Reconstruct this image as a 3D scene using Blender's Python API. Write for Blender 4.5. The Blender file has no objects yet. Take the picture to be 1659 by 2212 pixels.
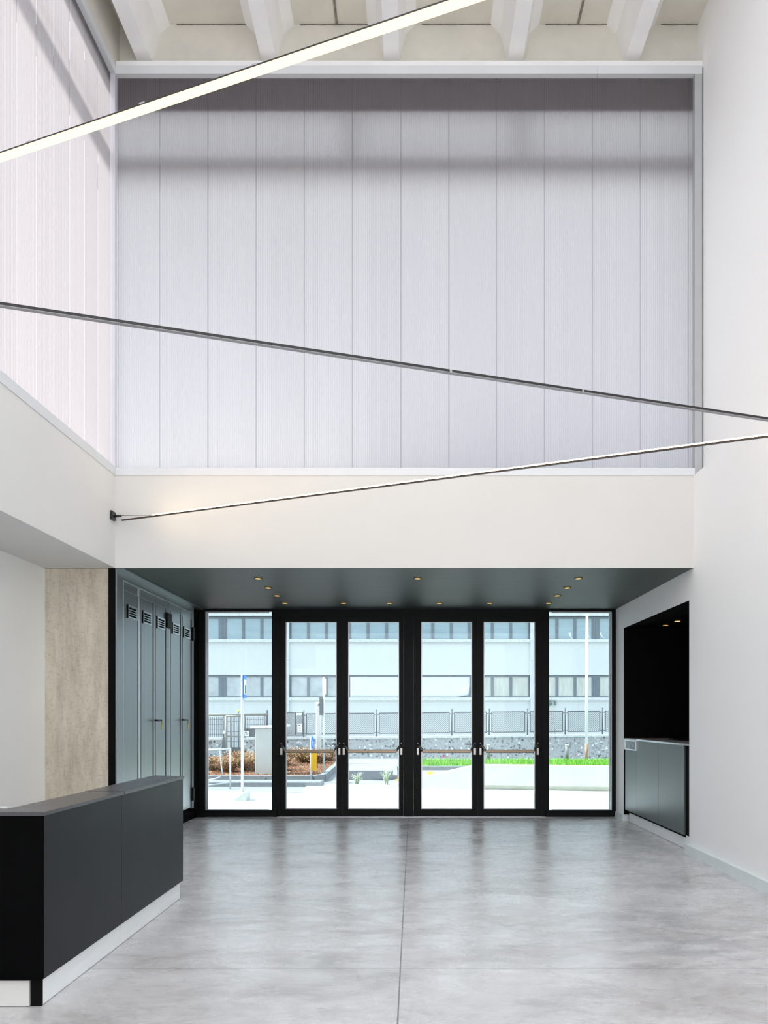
import bpy, math, random
from mathutils import Vector, Matrix

random.seed(7)
scn = bpy.context.scene
col = scn.collection

# ------------------------------------------------------------------ camera, sky, sun, exposure
K, VX, VY, EYE = 1475.0, 893.0, 1550.0, 1.6          # focal length (px of 1659x2212), principal point, eye height
cam = bpy.data.cameras.new('camera')
cam.sensor_fit = 'VERTICAL'
cam.sensor_height = 36.0
cam.lens = K / 2212.0 * 36.0
cam.shift_x = (829.5 - VX) / 2212.0
cam.shift_y = (VY - 1106.0) / 2212.0
cam.clip_start = 0.05
cam.clip_end = 300
camo = bpy.data.objects.new('camera', cam)
camo.location = (0, 0, EYE)
camo.rotation_euler = (math.pi / 2, 0, 0)
col.objects.link(camo)
scn.camera = camo

world = bpy.data.worlds.new('sky')
scn.world = world
world.use_nodes = True
wn, wl = world.node_tree.nodes, world.node_tree.links
wn.clear()
wo = wn.new('ShaderNodeOutputWorld')
wb = wn.new('ShaderNodeBackground')
wt = wn.new('ShaderNodeTexCoord')
ws = wn.new('ShaderNodeSeparateXYZ')
wr = wn.new('ShaderNodeValToRGB')
wr.color_ramp.elements[0].position = 0.0
wr.color_ramp.elements[0].color = (1.0, 1.0, 1.0, 1)
wr.color_ramp.elements[1].position = 0.8
wr.color_ramp.elements[1].color = (0.72, 0.82, 0.98, 1)
wl.new(wt.outputs['Generated'], ws.inputs[0])
wl.new(ws.outputs['Z'], wr.inputs[0])
wl.new(wr.outputs[0], wb.inputs['Color'])
wb.inputs['Strength'].default_value = 1.55
wl.new(wb.outputs[0], wo.inputs['Surface'])

sun = bpy.data.lights.new('sun', 'SUN')
sun.energy = 6.5
sun.angle = math.radians(10.0)
sun.color = (1.0, 0.96, 0.93)
suno = bpy.data.objects.new('sun', sun)
suno.rotation_euler = Vector((0.64, 0.02, -0.76)).to_track_quat('-Z', 'Y').to_euler()
suno.location = (-20, -5, 30)
col.objects.link(suno)

scn.view_settings.view_transform = 'Standard'
scn.view_settings.look = 'None'
scn.view_settings.gamma = 1.0
scn.view_settings.use_curve_mapping = False
scn.view_settings.exposure = 0.62
scn.cycles.max_bounces = 10
scn.cycles.diffuse_bounces = 6
scn.cycles.glossy_bounces = 4
scn.cycles.transmission_bounces = 8
scn.cycles.transparent_max_bounces = 16
scn.cycles.sample_clamp_indirect = 6.0
scn.cycles.use_denoising = True

# ------------------------------------------------------------------ helpers
def at(px, py, Y):
    return Vector(((px - VX) * Y / K, Y, EYE + (VY - py) * Y / K))

def ax(px, Y):
    return (px - VX) * Y / K

def az(py, Y):
    return EYE + (VY - py) * Y / K

class MB:
    def __init__(self):
        self.v, self.f, self.m, self.cur, self.sm = [], [], [], 0, []
    def add(self, vs, fs, smooth=False):
        n = len(self.v)
        self.v += [tuple(p) for p in vs]
        for f in fs:
            self.f.append([i + n for i in f]); self.m.append(self.cur); self.sm.append(smooth)
        return self
    def mat(self, i):
        self.cur = i
        return self
    def box(self, x0, x1, y0, y1, z0, z1):
        return self.add([(x0, y0, z0), (x1, y0, z0), (x1, y1, z0), (x0, y1, z0),
                         (x0, y0, z1), (x1, y0, z1), (x1, y1, z1), (x0, y1, z1)],
                        [(0, 3, 2, 1), (4, 5, 6, 7), (0, 1, 5, 4), (1, 2, 6, 5), (2, 3, 7, 6), (3, 0, 4, 7)])
    def cbox(self, x0, x1, y0, y1, z0, z1, b):
        """box with chamfered edges"""
        b = min(b, (x1 - x0) * .45, (y1 - y0) * .45, (z1 - z0) * .45)
        vs, key = [], {}
        for i, X in enumerate((x0, x1)):
            for j, Y in enumerate((y0, y1)):
                for k, Z in enumerate((z0, z1)):
                    sx, sy, sz = (b if i == 0 else -b), (b if j == 0 else -b), (b if k == 0 else -b)
                    key[i, j, k, 0] = len(vs); vs.append((X, Y + sy, Z + sz))
                    key[i, j, k, 1] = len(vs); vs.append((X + sx, Y, Z + sz))
                    key[i, j, k, 2] = len(vs); vs.append((X + sx, Y + sy, Z))
        fs = []
        g = lambda i, j, k, a: key[i, j, k, a]
        fs += [(g(0,0,0,0), g(0,0,1,0), g(0,1,1,0), g(0,1,0,0)), (g(1,0,0,0), g(1,1,0,0), g(1,1,1,0), g(1,0,1,0))]
        fs += [(g(0,0,0,1), g(1,0,0,1), g(1,0,1,1), g(0,0,1,1)), (g(0,1,0,1), g(0,1,1,1), g(1,1,1,1), g(1,1,0,1))]
        fs += [(g(0,0,0,2), g(0,1,0,2), g(1,1,0,2), g(1,0,0,2)), (g(0,0,1,2), g(1,0,1,2), g(1,1,1,2), g(0,1,1,2))]
        for i in (0, 1):
            for j in (0, 1):
                q = (g(i,j,0,0), g(i,j,0,1), g(i,j,1,1), g(i,j,1,0)); fs.append(q if (i + j) % 2 else q[::-1])
        for i in (0, 1):
            for k in (0, 1):
                q = (g(i,0,k,0), g(i,1,k,0), g(i,1,k,2), g(i,0,k,2)); fs.append(q if (i + k) % 2 else q[::-1])
        for j in (0, 1):
            for k in (0, 1):
                q = (g(0,j,k,1), g(0,j,k,2), g(1,j,k,2), g(1,j,k,1)); fs.append(q if (j + k) % 2 else q[::-1])
        for i in (0, 1):
            for j in (0, 1):
                for k in (0, 1):
                    t = (g(i,j,k,0), g(i,j,k,1), g(i,j,k,2)); fs.append(t if (i + j + k) % 2 else t[::-1])
        return self.add(vs, fs)
    def prism_z(self, poly, z0, z1):
        n = len(poly)
        vs = [(p[0], p[1], z0) for p in poly] + [(p[0], p[1], z1) for p in poly]
        fs = [tuple(range(n))[::-1], tuple(range(n, 2 * n))] + [(i, (i + 1) % n, n + (i + 1) % n, n + i) for i in range(n)]
        return self.add(vs, fs)
    def prism_y(self, poly, y0, y1):
        n = len(poly)
        vs = [(p[0], y0, p[1]) for p in poly] + [(p[0], y1, p[1]) for p in poly]
        fs = [tuple(range(n)), tuple(range(n, 2 * n))[::-1]] + [(i, n + i, n + (i + 1) % n, (i + 1) % n) for i in range(n)]
        return self.add(vs, fs)
    def tube(self, pts, r, n=8, rs=None):
        pts = [Vector(p) for p in pts]
        vs, fs = [], []
        for i, p in enumerate(pts):
            d = (pts[min(i + 1, len(pts) - 1)] - pts[max(i - 1, 0)]).normalized()
            up = Vector((0, 0, 1)) if abs(d.z) < .9 else Vector((1, 0, 0))
            a = d.cross(up).normalized(); b = a.cross(d).normalized()
            rr = rs[i] if rs else r
            for k in range(n):
                t = 2 * math.pi * k / n
                vs.append(p + a * math.cos(t) * rr + b * math.sin(t) * rr)
        for i in range(len(pts) - 1):
            for k in range(n):
                fs.append((i * n + k, i * n + (k + 1) % n, (i + 1) * n + (k + 1) % n, (i + 1) * n + k))
        fs.append(tuple(range(n))[::-1]); fs.append(tuple(range((len(pts) - 1) * n, len(pts) * n)))
        return self.add(vs, fs, True)
    def bar(self, p, q, w, h, up=Vector((0, 0, 1))):
        """rectangular bar from p to q, w across and h along up"""
        p, q = Vector(p), Vector(q)
        d = (q - p).normalized()
        a = d.cross(up).normalized(); b = a.cross(d).normalized()
        vs = []
        for c in (p, q):
            for s, t in ((-1, -1), (1, -1), (1, 1), (-1, 1)):
                vs.append(c + a * s * w / 2 + b * t * h / 2)
        return self.add(vs, [(0, 3, 2, 1), (4, 5, 6, 7), (0, 1, 5, 4), (1, 2, 6, 5), (2, 3, 7, 6), (3, 0, 4, 7)])
    def disc(self, c, r, z0, z1, n=20):
        return self.tube([(c[0], c[1], z0), (c[0], c[1], z1)], r, n)
    def ring(self, c, r0, r1, z0, z1, n=24):
        vs, fs = [], []
        for k in range(n):
            t = 2 * math.pi * k / n
            cx, sx = math.cos(t), math.sin(t)
            vs += [(c[0] + r0 * cx, c[1] + r0 * sx, z0), (c[0] + r1 * cx, c[1] + r1 * sx, z0),
                   (c[0] + r1 * cx, c[1] + r1 * sx, z1), (c[0] + r0 * cx, c[1] + r0 * sx, z1)]
        for k in range(n):
            a, b = 4 * k, 4 * ((k + 1) % n)
            for j in range(4):
                fs.append((a + j, a + (j + 1) % 4, b + (j + 1) % 4, b + j))
        return self.add(vs, fs, True)
    def frame_y(self, x0, x1, z0, z1, y0, y1, l, r=None, b=None, t=None):
        """rectangular frame standing in XZ"""
        r = l if r is None else r; b = l if b is None else b; t = l if t is None else t
        self.box(x0, x0 + l, y0, y1, z0, z1); self.box(x1 - r, x1, y0, y1, z0, z1)
        self.box(x0 + l, x1 - r, y0, y1, z0, z0 + b); self.box(x0 + l, x1 - r, y0, y1, z1 - t, z1)
        return self

WL = {}
def build(name, mb, mats, parent=None, base=None, label=None):
    me = bpy.data.meshes.new(name)
    me.from_pydata(mb.v, [], mb.f)
    if not isinstance(mats, (list, tuple)):
        mats = [mats]
    for m in mats:
        me.materials.append(m)
    me.polygons.foreach_set('material_index', mb.m)
    me.polygons.foreach_set('use_smooth', mb.sm)
    if parent is not None:
        L = WL[parent.name]
    elif base is not None:
        L = Vector(base)
    else:
        xs, ys, zs = zip(*mb.v)
        L = Vector(((min(xs) + max(xs)) / 2, (min(ys) + max(ys)) / 2, min(zs)))
    me.transform(Matrix.Translation(-L))
    me.update()
    o = bpy.data.objects.new(name, me)
    col.objects.link(o)
    if parent is not None:
        o.parent = parent
    else:
        o.location = L
    WL[o.name] = L
    if label:
        o['label'] = label
    return o

def tag(o, label, cat, group=None, kind=None):
    o['label'] = label
    o['category'] = cat
    if group:
        o['group'] = group
    if kind:
        o['kind'] = kind
    return o

def empty(name, loc, label, cat, group=None, kind=None):
    o = bpy.data.objects.new(name, None)
    o.empty_display_size = .1
    o.location = loc
    col.objects.link(o)
    WL[o.name] = Vector(loc)
    return tag(o, label, cat, group, kind)

def copy_tree(o, parent=None):
    c = o.copy()
    col.objects.link(c)
    if parent is not None:
        c.parent = parent
    for ch in list(o.children):
        copy_tree(ch, c)
    return c

# ------------------------------------------------------------------ materials
def nodes_of(name):
    m = bpy.data.materials.new(name)
    m.use_nodes = True
    nt = m.node_tree
    return m, nt, nt.nodes['Principled BSDF']

def mat(name, c, rough=.5, metal=0., spec=.5, noise=0., scale=6., stretch=(1, 1, 1), bump=0., bscale=60., rvar=0.):
    m, nt, p = nodes_of(name)
    p.inputs['Base Color'].default_value = (*c, 1)
    p.inputs['Roughness'].default_value = rough
    p.inputs['Metallic'].default_value = metal
    p.inputs['Specular IOR Level'].default_value = spec
    N, L = nt.nodes, nt.links
    tc = N.new('ShaderNodeTexCoord'); mp = N.new('ShaderNodeMapping')
    mp.inputs['Scale'].default_value = stretch
    L.new(tc.outputs['Object'], mp.inputs[0])
    if noise or rvar:
        t = N.new('ShaderNodeTexNoise'); t.inputs['Scale'].default_value = scale; t.inputs['Detail'].default_value = 6
        t.inputs['Roughness'].default_value = .6
        L.new(mp.outputs[0], t.inputs['Vector'])
        if noise:
            r = N.new('ShaderNodeValToRGB')
            r.color_ramp.elements[0].position = .3; r.color_ramp.elements[1].position = .7
            r.color_ramp.elements[0].color = (*[max(0, x * (1 - noise)) for x in c], 1)
            r.color_ramp.elements[1].color = (*[min(1, x * (1 + noise)) for x in c], 1)
            L.new(t.outputs['Fac'], r.inputs[0]); L.new(r.outputs[0], p.inputs['Base Color'])
        if rvar:
            mr = N.new('ShaderNodeMapRange')
            mr.inputs['To Min'].default_value = max(0, rough - rvar); mr.inputs['To Max'].default_value = rough + rvar
            L.new(t.outputs['Fac'], mr.inputs['Value']); L.new(mr.outputs[0], p.inputs['Roughness'])
    if bump:
        t2 = N.new('ShaderNodeTexNoise'); t2.inputs['Scale'].default_value = bscale; t2.inputs['Detail'].default_value = 4
        b = N.new('ShaderNodeBump'); b.inputs['Strength'].default_value = bump; b.inputs['Distance'].default_value = .01
        L.new(mp.outputs[0], t2.inputs['Vector']); L.new(t2.outputs['Fac'], b.inputs['Height']); L.new(b.outputs[0], p.inputs['Normal'])
    return m

def emit(name, c, s):
    m = bpy.data.materials.new(name); m.use_nodes = True
    nt = m.node_tree; nt.nodes.clear()
    o = nt.nodes.new('ShaderNodeOutputMaterial'); e = nt.nodes.new('ShaderNodeEmission')
    e.inputs[0].default_value = (*c, 1); e.inputs[1].default_value = s
    nt.links.new(e.outputs[0], o.inputs[0])
    return m

def glass(name, tint, refl=1.0):
    m = bpy.data.materials.new(name); m.use_nodes = True
    nt = m.node_tree; N, L = nt.nodes, nt.links; N.clear()
    o = N.new('ShaderNodeOutputMaterial'); t = N.new('ShaderNodeBsdfTransparent'); g = N.new('ShaderNodeBsdfGlossy')
    mx = N.new('ShaderNodeMixShader'); fr = N.new('ShaderNodeFresnel'); mu = N.new('ShaderNodeMath')
    t.inputs[0].default_value = (*tint, 1); g.inputs['Roughness'].default_value = 0.0
    fr.inputs[0].default_value = 1.45
    mu.operation = 'MULTIPLY'; mu.inputs[1].default_value = refl
    L.new(fr.outputs[0], mu.inputs[0]); L.new(mu.outputs[0], mx.inputs[0])
    L.new(t.outputs[0], mx.inputs[1]); L.new(g.outputs[0], mx.inputs[2]); L.new(mx.outputs[0], o.inputs[0])
    return m

def polycarbonate(name, trans, diff, axis, pitch, fac=.35):
    """ribbed translucent sheet: light diffuses through it, the cell walls make fine vertical lines"""
    m = bpy.data.materials.new(name); m.use_nodes = True
    nt = m.node_tree; N, L = nt.nodes, nt.links; N.clear()
    o = N.new('ShaderNodeOutputMaterial'); tr = N.new('ShaderNodeBsdfTranslucent'); df = N.new('ShaderNodeBsdfDiffuse')
    gl = N.new('ShaderNodeBsdfGlossy'); m1 = N.new('ShaderNodeMixShader'); m2 = N.new('ShaderNodeMixShader')
    tc = N.new('ShaderNodeTexCoord'); sp = N.new('ShaderNodeSeparateXYZ')
    L.new(tc.outputs['Object'], sp.inputs[0])
    mu = N.new('ShaderNodeMath'); mu.operation = 'MULTIPLY'; mu.inputs[1].default_value = 2 * math.pi / pitch
    si = N.new('ShaderNodeMath'); si.operation = 'SINE'
    L.new(sp.outputs[axis], mu.inputs[0]); L.new(mu.outputs[0], si.inputs[0])
    mr = N.new('ShaderNodeMapRange'); mr.inputs['From Min'].default_value = -1
    L.new(si.outputs[0], mr.inputs['Value'])
    rp = N.new('ShaderNodeMix'); rp.data_type = 'RGBA'
    rp.inputs['A'].default_value = (*[x * .90 for x in trans], 1); rp.inputs['B'].default_value = (*trans, 1)
    L.new(mr.outputs[0], rp.inputs['Factor']); L.new(rp.outputs['Result'], tr.inputs[0])
    df.inputs[0].default_value = (*diff, 1)
    gl.inputs[0].default_value = (1, 1, 1, 1); gl.inputs['Roughness'].default_value = .28
    lw = N.new('ShaderNodeLayerWeight'); lw.inputs[0].default_value = .12
    m1.inputs[0].default_value = fac
    L.new(tr.outputs[0], m1.inputs[1]); L.new(df.outputs[0], m1.inputs[2])
    sc = N.new('ShaderNodeMath'); sc.operation = 'MULTIPLY'; sc.inputs[1].default_value = .5
    L.new(lw.outputs['Fresnel'], sc.inputs[0]); L.new(sc.outputs[0], m2.inputs[0])
    L.new(m1.outputs[0], m2.inputs[1]); L.new(gl.outputs[0], m2.inputs[2]); L.new(m2.outputs[0], o.inputs[0])
    return m

def floor_material():
    m, nt, p = nodes_of('polished_concrete')
    N, L = nt.nodes, nt.links
    tc = N.new('ShaderNodeNewGeometry')
    mp = N.new('ShaderNodeMapping'); mp.inputs['Scale'].default_value = (.7, 1.5, 1)
    L.new(tc.outputs['Position'], mp.inputs[0])
    def noise(scale, detail=8, rough=.62, dist=0.):
        t = N.new('ShaderNodeTexNoise'); t.inputs['Scale'].default_value = scale; t.inputs['Detail'].default_value = detail
        t.inputs['Roughness'].default_value = rough; t.inputs['Distortion'].default_value = dist
        L.new(mp.outputs[0], t.inputs['Vector']); return t
    def ramp(src, stops):
        r = N.new('ShaderNodeValToRGB')
        while len(r.color_ramp.elements) < len(stops):
            r.color_ramp.elements.new(.5)
        for e, (pos, c) in zip(r.color_ramp.elements, stops):
            e.position = pos; e.color = (*c, 1)
        L.new(src, r.inputs[0]); return r
    n1 = noise(1.3, 10, .68, .6)
    r1 = ramp(n1.outputs['Fac'], [(.3, (.44, .425, .42)), (.48, (.60, .59, .59)), (.7, (.72, .72, .725))])
    n2 = noise(9, 10, .75, .4)
    r2 = ramp(n2.outputs['Fac'], [(.3, (.84, .83, .82)), (.55, (1, 1, 1)), (.75, (1.06, 1.06, 1.06))])
    mx = N.new('ShaderNodeMix'); mx.data_type = 'RGBA'; mx.blend_type = 'MULTIPLY'; mx.inputs['Factor'].default_value = 1
    L.new(r1.outputs[0], mx.inputs['A']); L.new(r2.outputs[0], mx.inputs['B'])
    # worn dark patch of the slab on the right
    sp = N.new('ShaderNodeSeparateXYZ'); L.new(tc.outputs['Position'], sp.inputs[0])
    dist = N.new('ShaderNodeVectorMath'); dist.operation = 'DISTANCE'; dist.inputs[1].default_value = (2.1, 4.9, 0)
    L.new(tc.outputs['Position'], dist.inputs[0])
    mrd = N.new('ShaderNodeMapRange'); mrd.inputs['From Min'].default_value = .2; mrd.inputs['From Max'].default_value = 1.2
    mrd.inputs['To Min'].default_value = 1; mrd.inputs['To Max'].default_value = 0
    L.new(dist.outputs['Value'], mrd.inputs['Value'])
    n3 = noise(3.2, 8, .7, .3)
    r3 = ramp(n3.outputs['Fac'], [(.42, (0, 0, 0)), (.62, (1, 1, 1))])
    mm = N.new('ShaderNodeMath'); mm.operation = 'MULTIPLY'
    L.new(mrd.outputs[0], mm.inputs[0]); L.new(r3.outputs[0], mm.inputs[1])
    mm2 = N.new('ShaderNodeMath'); mm2.operation = 'MULTIPLY'; mm2.inputs[1].default_value = .6
    L.new(mm.outputs[0], mm2.inputs[0])
    mx2 = N.new('ShaderNodeMix'); mx2.data_type = 'RGBA'
    L.new(mm2.outputs[0], mx2.inputs['Factor']); L.new(mx.outputs['Result'], mx2.inputs['A']); mx2.inputs['B'].default_value = (.24, .24, .26, 1)
    # saw-cut joints
    prev = None
    for axis, pos, half in (('X', -.083, .0045), ('Y', 4.354, .003), ('Y', 6.38, .0018), ('Y', 2.33, .003), ('X', -4.1, .004)):
        c = N.new('ShaderNodeMath'); c.operation = 'COMPARE'; c.inputs[1].default_value = pos; c.inputs[2].default_value = half
        L.new(sp.outputs[axis], c.inputs[0])
        if prev is None:
            prev = c
        else:
            a = N.new('ShaderNodeMath'); a.operation = 'MAXIMUM'
            L.new(prev.outputs[0], a.inputs[0]); L.new(c.outputs[0], a.inputs[1]); prev = a
    js = N.new('ShaderNodeMath'); js.operation = 'MULTIPLY'; js.inputs[1].default_value = .75
    L.new(prev.outputs[0], js.inputs[0])
    mx3 = N.new('ShaderNodeMix'); mx3.data_type = 'RGBA'; mx3.inputs['B'].default_value = (.12, .11, .1, 1)
    L.new(js.outputs[0], mx3.inputs['Factor']); L.new(mx2.outputs['Result'], mx3.inputs['A'])
    L.new(mx3.outputs['Result'], p.inputs['Base Color'])
    mr = N.new('ShaderNodeMapRange'); mr.inputs['From Min'].default_value = .3; mr.inputs['From Max'].default_value = .7
    mr.inputs['To Min'].default_value = .42; mr.inputs['To Max'].default_value = .12
    n4 = noise(2.1, 10, .7, 1.2)
    L.new(n4.outputs['Fac'], mr.inputs['Value']); L.new(mr.outputs[0], p.inputs['Roughness'])
    p.inputs['Specular IOR Level'].default_value = .55
    b = N.new('ShaderNodeBump'); b.inputs['Strength'].default_value = .10; b.inputs['Distance'].default_value = .01
    L.new(n2.outputs['Fac'], b.inputs['Height']); L.new(b.outputs[0], p.inputs['Normal'])
    return m

def column_material():
    m, nt, p = nodes_of('raw_concrete_column')
    N, L = nt.nodes, nt.links
    tc = N.new('ShaderNodeTexCoord')
    def noise(scale, stretch, detail=8, rough=.65):
        mp = N.new('ShaderNodeMapping'); mp.inputs['Scale'].default_value = stretch
        L.new(tc.outputs['Object'], mp.inputs[0])
        t = N.new('ShaderNodeTexNoise'); t.inputs['Scale'].default_value = scale; t.inputs['Detail'].default_value = detail
        t.inputs['Roughness'].default_value = rough
        L.new(mp.outputs[0], t.inputs['Vector']); return t
    def ramp(src, stops):
        r = N.new('ShaderNodeValToRGB')
        while len(r.color_ramp.elements) < len(stops):
            r.color_ramp.elements.new(.5)
        for e, (pos, c) in zip(r.color_ramp.elements, stops):
            e.position = pos; e.color = (*c, 1)
        L.new(src, r.inputs[0]); return r
    a = ramp(noise(2.2, (2.6, 1, .55)).outputs['Fac'], [(.3, (.44, .395, .31)), (.5, (.62, .565, .455)), (.7, (.72, .665, .56))])
    b = ramp(noise(30, (1, 1, 1.3), 4).outputs['Fac'], [(.28, (.72, .7, .68)), (.5, (1, 1, 1))])
    c = ramp(noise(14, (1.5, 1, .15), 4).outputs['Fac'], [(.3, (.8, .78, .75)), (.45, (1, 1, 1))])
    vo = N.new('ShaderNodeTexVoronoi'); vo.inputs['Scale'].default_value = 34
    L.new(tc.outputs['Object'], vo.inputs['Vector'])
    d = ramp(vo.outputs['Distance'], [(.06, (.45, .42, .4)), (.12, (1, 1, 1))])
    prev = a
    for q in (b, c, d):
        x = N.new('ShaderNodeMix'); x.data_type = 'RGBA'; x.blend_type = 'MULTIPLY'; x.inputs['Factor'].default_value = .75
        L.new(prev.outputs[0] if prev is a else prev.outputs['Result'], x.inputs['A']); L.new(q.outputs[0], x.inputs['B']); prev = x
    L.new(prev.outputs['Result'], p.inputs['Base Color'])
    p.inputs['Roughness'].default_value = .8
    bp = N.new('ShaderNodeBump'); bp.inputs['Strength'].default_value = .25; bp.inputs['Distance'].default_value = .01
    L.new(b.outputs[0], bp.inputs['Height']); L.new(bp.outputs[0], p.inputs['Normal'])
    return m

def stone_material():
    m, nt, p = nodes_of('rubble_stone_wall')
    N, L = nt.nodes, nt.links
    tc = N.new('ShaderNodeTexCoord')
    n = N.new('ShaderNodeTexNoise'); n.inputs['Scale'].default_value = 3; n.inputs['Detail'].default_value = 5
    L.new(tc.outputs['Object'], n.inputs['Vector'])
    ad = N.new('ShaderNodeMix'); ad.data_type = 'RGBA'; ad.inputs['Factor'].default_value = .18
    L.new(tc.outputs['Object'], ad.inputs['A']); L.new(n.outputs['Color'], ad.inputs['B'])
    v = N.new('ShaderNodeTexVoronoi'); v.inputs['Scale'].default_value = 11; v.inputs['Randomness'].default_value = 1
    L.new(ad.outputs['Result'], v.inputs['Vector'])
    sp = N.new('ShaderNodeSeparateColor'); L.new(v.outputs['Color'], sp.inputs[0])
    r = N.new('ShaderNodeValToRGB'); r.color_ramp.interpolation = 'CONSTANT'
    st = [(0, (.30, .32, .33)), (.2, (.44, .46, .47)), (.45, (.36, .38, .39)), (.7, (.2, .215, .22)), (.80, (.80, .83, .85)), (.93, (.12, .125, .13))]
    while len(r.color_ramp.elements) < len(st):
        r.color_ramp.elements.new(.5)
    for e, (pos, c) in zip(r.color_ramp.elements, st):
        e.position = pos; e.color = (*c, 1)
    L.new(sp.outputs[0], r.inputs[0])
    n2 = N.new('ShaderNodeTexNoise'); n2.inputs['Scale'].default_value = 22; n2.inputs['Detail'].default_value = 6
    L.new(tc.outputs['Object'], n2.inputs['Vector'])
    r2 = N.new('ShaderNodeValToRGB')
    r2.color_ramp.elements[0].position = .32; r2.color_ramp.elements[0].color = (.45, .46, .47, 1)
    r2.color_ramp.elements[1].position = .65; r2.color_ramp.elements[1].color = (1.2, 1.2, 1.2, 1)
    L.new(n2.outputs['Fac'], r2.inputs[0])
    x = N.new('ShaderNodeMix'); x.data_type = 'RGBA'; x.blend_type = 'MULTIPLY'; x.inputs['Factor'].default_value = 1
    L.new(r.outputs[0], x.inputs['A']); L.new(r2.outputs[0], x.inputs['B'])
    # mortar between the stones
    r3 = N.new('ShaderNodeValToRGB')
    r3.color_ramp.elements[0].position = .38; r3.color_ramp.elements[0].color = (0, 0, 0, 1)
    r3.color_ramp.elements[1].position = .5; r3.color_ramp.elements[1].color = (1, 1, 1, 1)
    L.new(v.outputs['Distance'], r3.inputs[0])
    x2 = N.new('ShaderNodeMix'); x2.data_type = 'RGBA'; x2.inputs['B'].default_value = (.4, .42, .43, 1)
    L.new(r3.outputs[0], x2.inputs['Factor']); L.new(x.outputs['Result'], x2.inputs['A'])
    L.new(x2.outputs['Result'], p.inputs['Base Color'])
    p.inputs['Roughness'].default_value = .85
    b = N.new('ShaderNodeBump'); b.inputs['Strength'].default_value = .6; b.inputs['Distance'].default_value = .03; b.invert = True
    L.new(v.outputs['Distance'], b.inputs['Height']); L.new(b.outputs[0], p.inputs['Normal'])
    return m

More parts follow.
